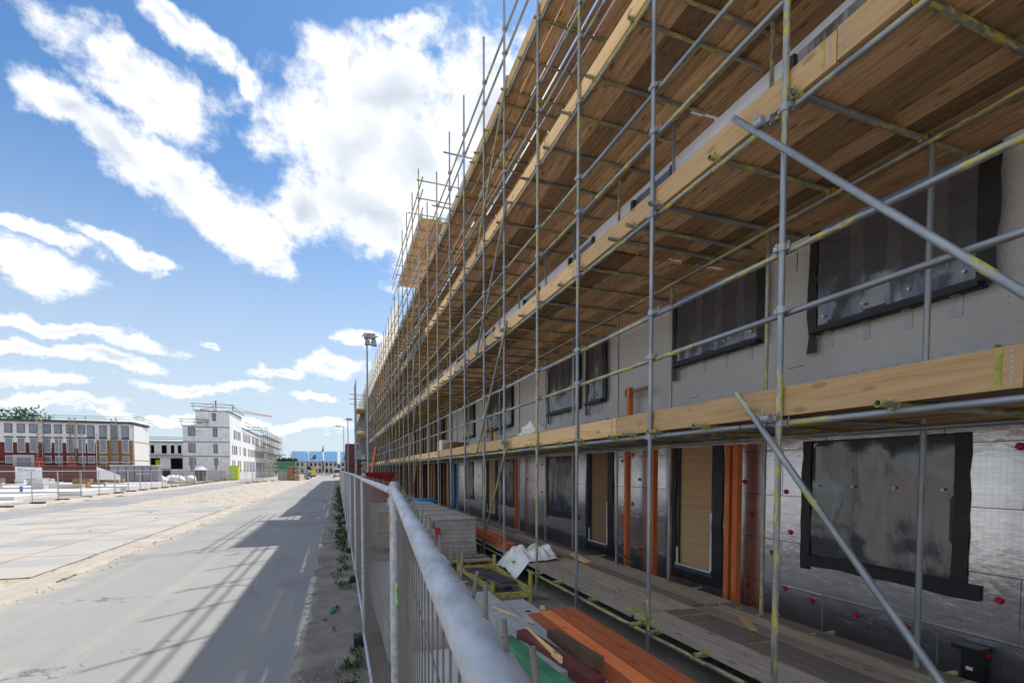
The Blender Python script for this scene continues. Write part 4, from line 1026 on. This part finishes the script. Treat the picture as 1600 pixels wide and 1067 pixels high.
for i, (a, b, y) in enumerate(((-34, -31.65, 70), (-26.75, -24.5, 70.5))):
    t = thing('site_banner', ((a + b) / 2, y, .6), ['white site banner with a blue round logo and grey line of lettering', 'plain pale slanting banner on the plot fence'][i], 'banner')
    MB().add([(a, y, .9), (b, y, .9), (b, y, 2.35 - .9 * i), (a, y, 2.45), (a, y + .03, .9), (b, y + .03, .9), (b, y + .03, 2.35 - .9 * i), (a, y + .03, 2.45)], [(0, 1, 2, 3), (7, 6, 5, 4), (0, 4, 5, 1), (3, 2, 6, 7), (0, 3, 7, 4), (1, 5, 6, 2)]).build('sheet', 'white_sheet', t)
    if i == 0:
        lg = MB()
        for q in range(10): a1, a2 = q * .628, (q + 1) * .628; lg.tube((a + .45 + .16 * math.cos(a1), y - .02, 2.05 + .16 * math.sin(a1)), (a + .45 + .16 * math.cos(a2), y - .02, 2.05 + .16 * math.sin(a2)), .03, 5)
        lg.build('logo', 'blue_logo', t)
        for q, w in enumerate((.12, .09, .1, .07, .12, .1, .08)): MB().box(a + .8 + q * .15, y - .02, 1.98, a + .8 + q * .15 + w, y - .003, 2.12).build('lettering', 'grey_text', t)
    for x in (a, b): MB().tube((x, y + .06, 0), (x, y + .06, 2.4 - .9 * i * (x == b)), .03, 6).build('post', 'galvanised', t)

# ================================================================== buildings across the plot
# red and ochre brick terrace with white insulation
t = thing('brick_building', (-53, 101, 0), 'long three storey terrace, dark red brick below and white insulation above', 'building')
Y = 97
MB().box(-75, Y, 0, -36.7, 104, 6.35).build('wall', 'dark_brick', t)
MB().box(-36.69, Y, 0, -31.95, 104, 6.9).build('wall', 'ochre_brick', t)
MB().box(-75, Y + .02, 6.352, -36.7, 104, 9.6).build('wall', 'white_insulation', t); MB().box(-36.69, Y + .02, 6.902, -31.95, 104, 9.6).build('wall', 'white_insulation', t)
for x, w in ((-45.2, 1.6), (-43.1, 1.2), (-39.6, 1.1), (-37.9, .9)): MB().box(x, Y - .005, 5.5, x + w * .5, Y + .015, 7.2).build('insulation', 'white_insulation', t)
MB().box(-31.94, Y + .3, 0, -31.7, 104, 9.5).build('end_wall', 'white_paint', t)
for z in (3.6, 6.7): MB().box(-31.7, Y + .3, z, -31.66, 104, z + .08).build('floor_line', 'timber_brown_far', t)
MB().box(-75, Y - .35, 9.602, -31.6, 104.2, 9.95).build('roof', 'anthracite', t)
wx = [-73.5, -71.5, -69.5, -66.5, -64.5, -62.5, -59.5, -57.5, -55.5, -53.2, -51.2, -47.8, -46.1, -44.4 + .25, -42.5, -41.3, -39.5, -38.4, -36.1, -34.3, -33.05]
wx = [-73.5, -71.5, -69.5, -66.5, -64.5, -62.5, -59.5, -57.5, -55.5, -53.2, -51.2, -48.2, -46.7, -45.2, -43.5, -42.1, -40.6, -39.1, -37.9, -36.3, -34.9 + .1, -33.3]
for i, x in enumerate(wx):
    w = .95
    for r, (a, b) in enumerate(((7.9 if i < 18 else 7.35, 9.25), (4.85, 7.05), (3.15, 4.3))):
        if r == 2 and -47 < x < -45: continue
        f = MB().box(x, Y - .06, a - .06, x + w, Y - .001, b).build('window', 'white_paint' if r else 'anthracite', t)
        MB().box(x + .07, Y - .09, a + .04, x + w - .07, Y - .061, b - .08).build('pane', 'window_lilac', f)
        if r == 1: MB().box(x - .08, Y - .10, b + .02, x + w + .08, Y - .005, b + .22).build('lintel', 'anthracite', f)
f = MB().box(-47.2, Y - .3, 0, -44.6, Y - .001, 4.4).build('entrance', 'pale_concrete', t); MB().box(-46.7, Y - .34, .3, -45.0, Y - .301, 4.0).build('door', 'window_lilac', f)
for x in (-41.9 + .35, -38.55, -36.72): MB().tube((x, Y - .08, 1), (x, Y - .08, 8), .06, 6).build('downpipe', 'white_metal', t)
for x0 in range(-74, -32, 4):
    rl = MB()
    for z in (10.35, 10.7): rl.tube((x0, Y - .2, z), (x0 + 4, Y - .2, z), .04, 5)
    rl.tube((x0, Y - .2, 9.9), (x0, Y - .2, 10.75), .04, 5); rl.build('roof_rail', 'green_rail', t)
for z in (10.35, 10.75): MB().tube((-31.7, Y - .4, z + .35), (-31.0, 104, z - .1), .05, 5).build('roof_rail', 'green_rail', t)
for i, x in enumerate((-43.6, -39.5, -34.1)):
    h = thing('mast_hoist', (x, 96.2, 0), ['left mast hoist with a red base cage against the brick terrace', 'middle mast hoist with a red base cage against the brick terrace', 'right narrow mast hoist on the ochre brick end'][i], 'hoist', 'mast hoists on the brick terrace')
    mm = MB()
    for dx in (-.35, .35):
        for dy in (0, .4): mm.tube((x + dx, 96.1 + dy, 0), (x + dx, 96.1 + dy, 10.4), .045, 5)
    for q in range(13): mm.tube((x - .35, 96.1, q * .8), (x + .35, 96.1, q * .8 + .8), .03, 4).tube((x - .35, 96.1, q * .8), (x + .35, 96.1, q * .8), .03, 4)
    mm.build('mast', 'grey_board', h)
    if i < 2: MB().box(x - .55, 95.8, .4, x + .55, 96.05, 4.0 - .4 * i).build('cage', 'red_paint', h)
# walkway rail in front of the terrace
t = thing('site_railing', (-45, 95, 0), 'grey timber railing running along the foot of the brick terrace', 'railing')
for z in (2.7, 3.3): MB().tube((-75, 95, z), (-31, 95, z), .06, 5).build('rail', 'grey_board', t)
for q in range(16): MB().tube((-74 + q * 2.8, 95, 0), (-74 + q * 2.8, 95, 3.4), .06, 5).build('post', 'grey_board', t)
MB().box(-75, 95.1, 0, -31, 95.4, 2.5).build('board', 'dark_red', t)
# white block building
t = thing('white_building', (-22, 110, 0), 'four storey white block building with dark windows and green roof rails', 'building')
Y = 109; 
MB().box(-27.8, Y, 0, -25.66, 120, 10.5).build('wall', 'white_insulation', t); MB().box(-25.65, Y - .01, 0, -19.85, 122, 13.45).build('wall', 'white_insulation', t)
MB().box(-20.2 - 5, 122.1, 0, -19.9, 180, 11.2).build('wall', 'white_insulation', t)
for z in (3.4 + 1.2, 7.4, 10.3): MB().box(-27.8 if z < 10 else -25.6, Y - .05, z, -19.87, Y - .012, z + .13).build('floor_line', 'anthracite', t)
MB().box(-27.9, Y - .1, 10.5, -25.66, 120, 10.62).build('roof', 'anthracite', t); MB().box(-25.8, Y - .1, 13.46, -19.7, 122, 13.6).build('roof', 'anthracite', t); MB().box(-25.3, 122.1, 11.21, -19.8, 180, 11.4).build('roof', 'anthracite', t)
MB().box(-27.78, Y - .08, 0, -19.9, Y - .052, 2.9).build('plinth', 'lilac_brick' if False else 'white_insulation', t)
def win(t, x0, x1, z0, z1, y):
    f = MB().box(x0, y - .05, z0, x1, y - .001, z1).build('window', 'anthracite', t); MB().box(x0 + .12, y - .09, z0 + .12, x1 - .12, y - .051, z1 - .12).build('pane', 'window_lilac', f)
for x0, x1, z0, z1 in ((-26.9, -25.75, 5.4, 7.2), (-26.9, -25.75, 8.6, 10.3), (-26.8, -25.75, 1.6, 4.4), (-22.7, -22.0, 5.3, 7.1), (-22.75, -22.0, 8.5, 10.2), (-22.6, -22.0, 1.9, 4.3), (-22.8, -22.2, 11.6, 13.1)): win(t, x0, x1, z0, z1, Y - .012)
for y in list(range(111, 121, 2)) + [y for y in range(124, 179, 2)]:
    for z in ((1.6, 4.0), (5.2, 7.0), (8.4, 10.2)):
        if random.random() < .12: continue
        f = MB().box(-19.84 if y < 122 else -19.89, y, z[0], -19.80 if y < 122 else -19.85, y + random.choice((.7, 1.0)), z[1]).build('window', random.choice(('anthracite', 'anthracite', 'timber_brown_far')), t)
for (x0, x1, y0, z) in ((-28.3, -23.3, 108.6, 11.3), (-26.3, -18.8, 108.6, 14.3)):
    for dz in (0, .5): MB().tube((x0, y0, z + dz), (x1, y0 + .2, z + dz - .05), .06, 5).build('roof_rail', 'green_rail', t)
    for q in range(3): MB().tube((x0 + .4 + q * (x1 - x0 - .8) / 2, y0 + .1, z - .9), (x0 + .4 + q * (x1 - x0 - .8) / 2, y0 + .1, z + .5), .05, 5).build('rail_post', 'green_rail', t)
for dz in (0, .5, 1.0): MB().tube((-19.4, 109, 14 + dz * .6), (-19.3, 122, 13.9 + dz * .6), .05, 5).build('roof_rail', 'green_rail', t)
for dz in (0, .6): MB().tube((-19.2, 122, 12 + dz), (-18.6, 178, 12.4 + dz), .07, 5).build('roof_rail', 'green_rail', t)
tag(MB().box(-25.1, 107.9, 10.9, -24.4, 108.4, 11.0).build('roof_plank', 'anthracite', t))
# scaffold on its far end
t = thing('building_scaffold', (-18.8, 165, 0), 'grey tube scaffold wrapped round the far end of the white building', 'scaffold')
for i in range(11):
    y = 142 + i * 4
    MB().tube((-18.6, y, 0), (-18.6, y, 13), .06, 5).build('standard', 'grey_concrete', t); MB().tube((-17.6, y, 0), (-17.6, y, 13), .06, 5).build('standard', 'grey_concrete', t)
for z in (2.2, 4.4, 6.6, 8.8, 11): MB().box(-18.7, 142, z, -17.5, 182, z + .12).build('deck', 'grey_board', t); MB().tube((-17.6, 142, z + 1), (-17.6, 182, z + 1), .05, 5).build('guard_rail', 'grey_concrete', t)
for z in (11.5, 12.2): MB().tube((-22, 141.5, z + .8), (-16.8, 141.5, z + .8), .08, 5).build('roof_rail', 'green_rail', t)
# low two storey building between
t = thing('low_building', (-36, 128, 0), 'low two storey pale building with green balcony rails between the two larger blocks', 'building')
wl_ = MB(); xs = [-45, -38.2, -37.3, -36.0, -35.3, -34.9, -33.9, -33.4, -33.0, -30]
for a, b in ((-45, -37.9), (-37.2, -35.9), (-34.9, -34.2), (-33.5, -32.9), (-32.2, -29.6)): wl_.box(a, 125, 5.6, b, 125.3, 7.4)
wl_.box(-45, 125, 7.4, -29.6, 125.3, 8.0).box(-45, 125, 4.6, -29.6, 125.3, 5.6)
wl_.box(-45, 125, .5, -38.0, 125.3, 4.6).box(-36.2, 125, .5, -34.3, 125.3, 4.6).box(-32.0, 125, .5, -29.6, 125.3, 4.6).box(-38, 125, .5, -32, 125.3, 2.2)
wl_.build('wall', 'white_insulation', t); MB().box(-45, 131, 0, -29.6, 131.2, 8).build('rear_wall', 'dark_void', t); MB().box(-45, 124.8, 8.01, -29.6, 131.2, 8.2).build('roof', 'grey_concrete', t)
MB().box(-37.3, 125.9, 2.3, -36.4, 126.3, 4.2).build('lift_cage', 'yellow_box', t)
for z in (4.9, 5.3, 8.7, 9.1, 8.2): MB().tube((-40.5, 124.6, z), (-29.5, 124.6, z), .07, 5).build('rail', 'green_rail', t)
# crane
t = thing('tower_crane', (-44.7, 220, 0), 'distant red and white crane jib above the white building', 'crane')
MB().tube((-44.7, 220, 0), (-44.7, 220, 27), .5, 4).build('mast', 'white_metal', t)
def lattice(nm, p, q, w, mt, n):
    m = MB(); p, q = Vector(p), Vector(q); up = Vector((0, 0, w))
    m.tube(p, q, .09, 4).tube(p + up, q + up * .4, .09, 4)
    for i in range(n): a = p.lerp(q, i / n); b = p.lerp(q, (i + 1) / n) + up * (1 - .6 * (i + 1) / n); m.tube(a, b, .06, 4)
    m.build(nm, mt, t)
lattice('jib', (-44.7, 220, 25.9), (-35, 220, 24.6), 1.0, 'white_metal', 9); lattice('jib', (-35, 220, 24.6), (-24.8, 220, 23.5), .8, 'orange_primer', 12); lattice('counter_jib', (-44.7, 220, 25.9), (-50, 220, 25.3), .9, 'orange_primer', 5)
MB().tube((-44.7, 220, 27), (-44.7, 220, 29.2), .25, 4).build('head', 'red_paint', t); MB().tube((-44.7, 220, 29), (-33, 220, 25.3), .05, 4).tube((-44.7, 220, 29), (-50, 220, 26), .05, 4).build('tie_rope', 'red_paint', t)
# blue roofed houses at the end of the road
for i, x in enumerate((-19, -11.8, -5.4, 1.4, 8.5)):
    t = thing('blue_roof_house', (x + 3, 234, 0), ['leftmost house with blue roofing foil at the end of the road', 'second house with blue roofing foil at the end of the road', 'third house with blue roofing foil above the white van', 'fourth house with blue roofing foil beside the street lamp', 'rightmost blue roofed house behind the red cabins'][i], 'house', 'houses with blue roofs at the end of the road')
    w = 5.6 if i else 6.6
    MB().box(x, 230.5, 0, x + w, 240, 6).build('wall', 'pale_concrete', t)
    MB().add([(x, 229.8, 5.6), (x + w, 229.8, 5.6), (x + w, 235.5, 10.2), (x, 235.5, 10.2), (x, 241, 5.6), (x + w, 241, 5.6)], [(0, 1, 2, 3), (3, 2, 5, 4), (0, 3, 4), (1, 5, 2), (0, 4, 5, 1)]).build('roof', 'blue_roof_foil', t)
    MB().add([(x - .35, 229.7, 5.7), (x - .02, 229.7, 5.7), (x - .02, 235.5, 10.5), (x - .35, 235.5, 10.5), (x - .35, 235.6, 5.7), (x - .02, 235.6, 5.7)], [(0, 1, 2, 3), (3, 2, 5, 4), (0, 3, 4), (1, 5, 2)]).build('party_wall', 'white_paint', t)
    for q in range(3):
        MB().box(x + .6 + q * 1.8, 230.38, .8, x + 1.5 + q * 1.8, 230.49, 2.6).build('window', 'dark_void', t); MB().box(x + .6 + q * 1.8, 230.38, 3.6, x + 1.5 + q * 1.8, 230.49, 5.2).build('window', 'dark_void', t)
    for q in range(4): MB().tube((x + q * 1.6, 229, 0), (x + q * 1.6, 229, 10.5), .07, 4).build('standard', 'grey_concrete', t)
    for z in (2.5, 5, 7.8, 9): MB().tube((x - .5, 229, z), (x + w, 229, z), .07, 4).build('ledger', 'grey_concrete', t)
    if i == 2: MB().add([(x - 1.2, 236, 10.1), (x - .2, 236, 10.1), (x - .3, 236, 13.5), (x - 1.2, 236.2, 10.1), (x - .2, 236.2, 10.1), (x - .3, 236.2, 13.5)], [(0, 1, 2), (5, 4, 3), (0, 2, 5, 3), (1, 4, 5, 2), (0, 3, 4, 1)]).build('gable_peak', 'blue_paint', t)
    if i in (1, 3): MB().box(x + 2, 231.5, 7.0, x + 3.2, 233, 8.6).build('dormer', 'anthracite', t)
# skip, timber stack, yellow box, vehicles
t = thing('waste_skip', (-9.3, 105, 0), 'green raised waste skip heaped with black bags', 'skip')
MB().add([(-10.8, 104, 1.9), (-7.9, 104, 1.9), (-7.7, 104, 3.75), (-11, 104, 3.75), (-10.8, 107, 1.9), (-7.9, 107, 1.9), (-7.7, 107, 3.75), (-11, 107, 3.75)], [(0, 1, 2, 3), (7, 6, 5, 4), (0, 3, 7, 4), (1, 5, 6, 2), (3, 2, 6, 7), (0, 4, 5, 1)]).build('body', 'green_paint', t)
MB().box(-10.9, 104.2, .02, -9.0, 106.8, 1.88).build('base', 'grey_concrete', t)
for i in range(6): crumple('rubbish_bag', 'black_membrane', (-10.6 + i * .55, 104.8 + (i % 2) * .6, 3.7), (.5, .5, .55), t, seed=i, sub=2).location -= Vector((0, 0, 0))
t = thing('timber_stack', (-7.4, 96, 0), 'tall stack of brown timber panels at the end of the middle fence', 'timber stack')
for i in range(9): MB().box(-8.45, 95, .1 + i * .30, -7.45, 97, .36 + i * .30, .02).build('board', 'timber_brown_far', t)
for i in range(9): MB().box(-7.35, 95.2, .1 + i * .29, -6.5, 97.2, .34 + i * .29, .02).build('board', 'grey_board' if i % 3 == 0 else 'timber_brown_far', t)
t = thing('portable_toilet', (-18.6, 108, 0), 'bright yellow portable toilet cabin at the corner of the white building', 'portable toilet')
MB().box(-19.7, 108, 0, -18.3, 109.2, 2.75).build('body', 'yellow_box', t); MB().box(-19.5, 107.94, .2, -18.7, 107.99, 2.3).build('door', 'tag_green', t); MB().box(-19.8, 107.9, 2.751, -18.2, 109.3, 2.9).build('roof', 'yellow_box', t)
t = thing('mixer_silo', (-24.3, 103, 0), 'grey mortar mixer with a pale lid beside the white building', 'mixer')
MB().tube((-23.6, 103, .2), (-23.6, 103, 2.0), .8, 10, r2=.9).build('drum', 'anthracite', t); MB().tube((-23.6, 103, 2.01), (-23.6, 103, 2.7), 1.2, 10, r2=.3).build('lid', 'pale_concrete', t); MB().box(-24.6, 102.5, 0, -22.6, 103.5, .9).build('frame', 'grey_board', t)
for i in range(4): tag(crumple('sand_bag', 'white_sheet', (-25.5 + i * 1.2, 88 + (i % 2), 0), (.9, .8, .85), seed=i, sub=3, amp=.3), ['leftmost white big bag in the row before the white building', 'second white big bag before the white building', 'third white big bag before the white building', 'rightmost white big bag before the white building'][i], 'big bag', 'white big bags')
t = thing('van', (.1, 130, 0), 'white delivery van parked at the far end of the shaded road', 'van')
def van(x, y, w=1.95):
    h = w / 2
    MB().add([(x - h, y, .4), (x + h, y, .4), (x + h, y, 1.15), (x - h, y, 1.15), (x - h * .86, y + .45, 2.35), (x + h * .86, y + .45, 2.35), (x - h, y + 5, .4), (x + h, y + 5, .4), (x - h * .86, y + 5, 2.35), (x + h * .86, y + 5, 2.35), (x - h, y + 5, 1.15), (x + h, y + 5, 1.15)],
             [(0, 1, 2, 3), (3, 2, 5, 4), (4, 5, 9, 8), (0, 3, 10, 6), (3, 4, 8, 10), (1, 7, 11, 2), (2, 11, 9, 5), (6, 10, 11, 7), (10, 8, 9, 11), (0, 6, 7, 1)]).build('body', 'white_paint', t)
    MB().add([(x - h * .9, y + .01, 1.22), (x + h * .9, y + .01, 1.22), (x + h * .8, y + .33, 2.1), (x - h * .8, y + .33, 2.1), (x - h * .9, y + .2, 1.22), (x + h * .9, y + .2, 1.22)], [(0, 1, 2, 3), (0, 4, 5, 1)]).build('windscreen', 'glass_dark', t)
    MB().box(x - h - .02, y - .08, .3, x + h + .02, y - .005, .55).build('bumper', 'black_rubber', t)
    MB().box(x - .25, y - .1, .45, x + .25, y - .082, .56).build('number_plate', 'yellow_box', t)
    for sx in (-1, 1):
        MB().box(x + sx * .6 - .15, y - .03, .75, x + sx * .6 + .15, y - .004, .98).build('headlight', 'glass_dark', t); MB().box(x + sx * (h + .12) - .08, y + .2, 1.25, x + sx * (h + .12) + .08, y + .3, 1.65).build('mirror', 'black_rubber', t)
        for yy in (.9, 4.1):
            wq = MB().tube((x + sx * h * .8, y + yy, .34), (x + sx * h * 1.01, y + yy, .34), .34, 16).build('wheel', 'tyre', t); MB().tube((x + sx * h * 1.01, y + yy, .34), (x + sx * (h * 1.01 + .01), y + yy, .34), .2, 12).build('rim', 'white_metal', wq)
van(.05, 130)
t = thing('parked_car', (-6.8, 128, 0), 'small dark blue car parked beside the timber stack', 'car')
x, y = -6.7, 127
MB().add([(x - .8, y, .35), (x + .8, y, .35), (x + .8, y, .85), (x - .8, y, .85), (x - .8, y + 4, .35), (x + .8, y + 4, .35), (x + .8, y + 4, .95), (x - .8, y + 4, .95), (x - .62, y + 1.5, 1.45), (x + .62, y + 1.5, 1.45), (x - .62, y + 3.2, 1.45), (x + .62, y + 3.2, 1.45)],
         [(0, 1, 2, 3), (3, 2, 9, 8), (8, 9, 11, 10), (10, 11, 6, 7), (7, 6, 5, 4), (0, 3, 7, 4), (3, 8, 10, 7), (1, 5, 6, 2), (2, 6, 11, 9), (0, 4, 5, 1)]).build('body', 'car_blue', t)
for sx in (-1, 1):
    for yy in (.7, 3.2): MB().tube((x + sx * .65, y + yy, .32), (x + sx * .83, y + yy, .32), .32, 14).build('wheel', 'tyre', t)
    MB().box(x + sx * .6 - .12, y - .02, .6, x + sx * .6 + .12, y - .002, .75).build('headlight', 'white_metal', t)
for i in range(5):
    x = -6.4 + i * .95; y = 142 + i * 1.5
    t = thing('barrier', (x, y, 0), ORD[i] + ' red and white striped barrier across the far end of the road', 'barrier', 'striped barriers at the end of the road')
    for q in range(4): MB().box(x + q * .2, y, .5, x + q * .2 + .195, y + .05, 1.1).build('stripe', 'red_paint' if q % 2 else 'white_paint', t)
    for q in (0, .7): MB().box(x + q, y + .06, 0, x + q + .08, y + .12, 1.15).build('leg', 'red_paint', t)
t = thing('excavator', (-9, 150, 0), 'small yellow excavator beyond the parked car', 'excavator')
MB().box(-8.5, 150, .6, -6, 153, 1.9).build('body', 'yellow_box', t); MB().box(-8.6, 149.9, .02, -5.9, 153.1, .58).build('track', 'tyre', t); MB().beam((-7, 150, 1.5), (-5.2, 149, 2.8), .25, .3).build('arm', 'yellow_box', t); MB().box(-8.2, 150.4, 1.91, -7.2, 152, 3.0).build('cab', 'glass_dark', t)
# trees and the low horizon
def tree(x, y, h, r, label, grp, n=900):
    t = thing('tree', (x, y, 0), label, 'tree', grp)
    MB().tube((x, y, 0), (x, y, h * .6), r * .09, 7, r2=r * .04).tube((x, y, h * .4), (x + r * .4, y, h * .75), r * .04, 5, r2=r * .02).build('trunk', 'bark', t)
    m = MB()
    cl = [(x + random.gauss(0, r * .4), y + random.gauss(0, r * .4), h * .68 + random.gauss(0, h * .13), r * random.uniform(.25, .5)) for _ in range(12)]
    for k in range(n):
        c = random.choice(cl); v = Vector((random.gauss(0, 1), random.gauss(0, 1), random.gauss(0, 1))).normalized() * c[3] * random.uniform(.6, 1.1); p = Vector(c[:3]) + v
        s = r * .07; a = Vector((random.uniform(-1, 1), random.uniform(-1, 1), random.uniform(-1, 1))) * s; b = Vector((random.uniform(-1, 1), random.uniform(-1, 1), random.uniform(-1, 1))) * s
        m.add([p - a, p - b, p + a, p + b], [(0, 1, 2, 3)])
    m.build('crown', 'leaf_far', t)
for i, x in enumerate((-72, -66, -60.5, -62.8, -56)): tree(x, 125 + i * 2, 15.4 + (i == 2) * 1.2 - (i == 4) * 1.5, 4, ORD[i] + ' green tree crown above the roof of the brick terrace', 'trees behind the brick terrace')
for i, x in enumerate((-30, -27, -24, -33.5)): tree(x, 215 + i * 4, 8.5, 4, ORD[i] + ' small green tree between the white building and the blue roofs', 'trees beside the blue roofs', 500)
m = MB()
for k in range(9000):
    x = random.uniform(-420, 320); y = 330 + random.uniform(0, 40); hh = 5 + 5 * abs(noise.noise(Vector((x * .03, 0, 0)))) + 2.5 * noise.noise(Vector((x * .15, 4, 0)))
    p = Vector((x, y, random.uniform(0, hh))); a = Vector((random.uniform(-1, 1), random.uniform(-1, 1), random.uniform(-1, 1))) * 1.6; b = Vector((random.uniform(-1, 1), random.uniform(-1, 1), random.uniform(-1, 1))) * 1.6
    m.add([p - a, p - b, p + a, p + b], [(0, 1, 2, 3)])
tag(m.build('treeline', 'leaf_far'), 'far low belt of trees along the horizon', 'trees', kind='stuff')
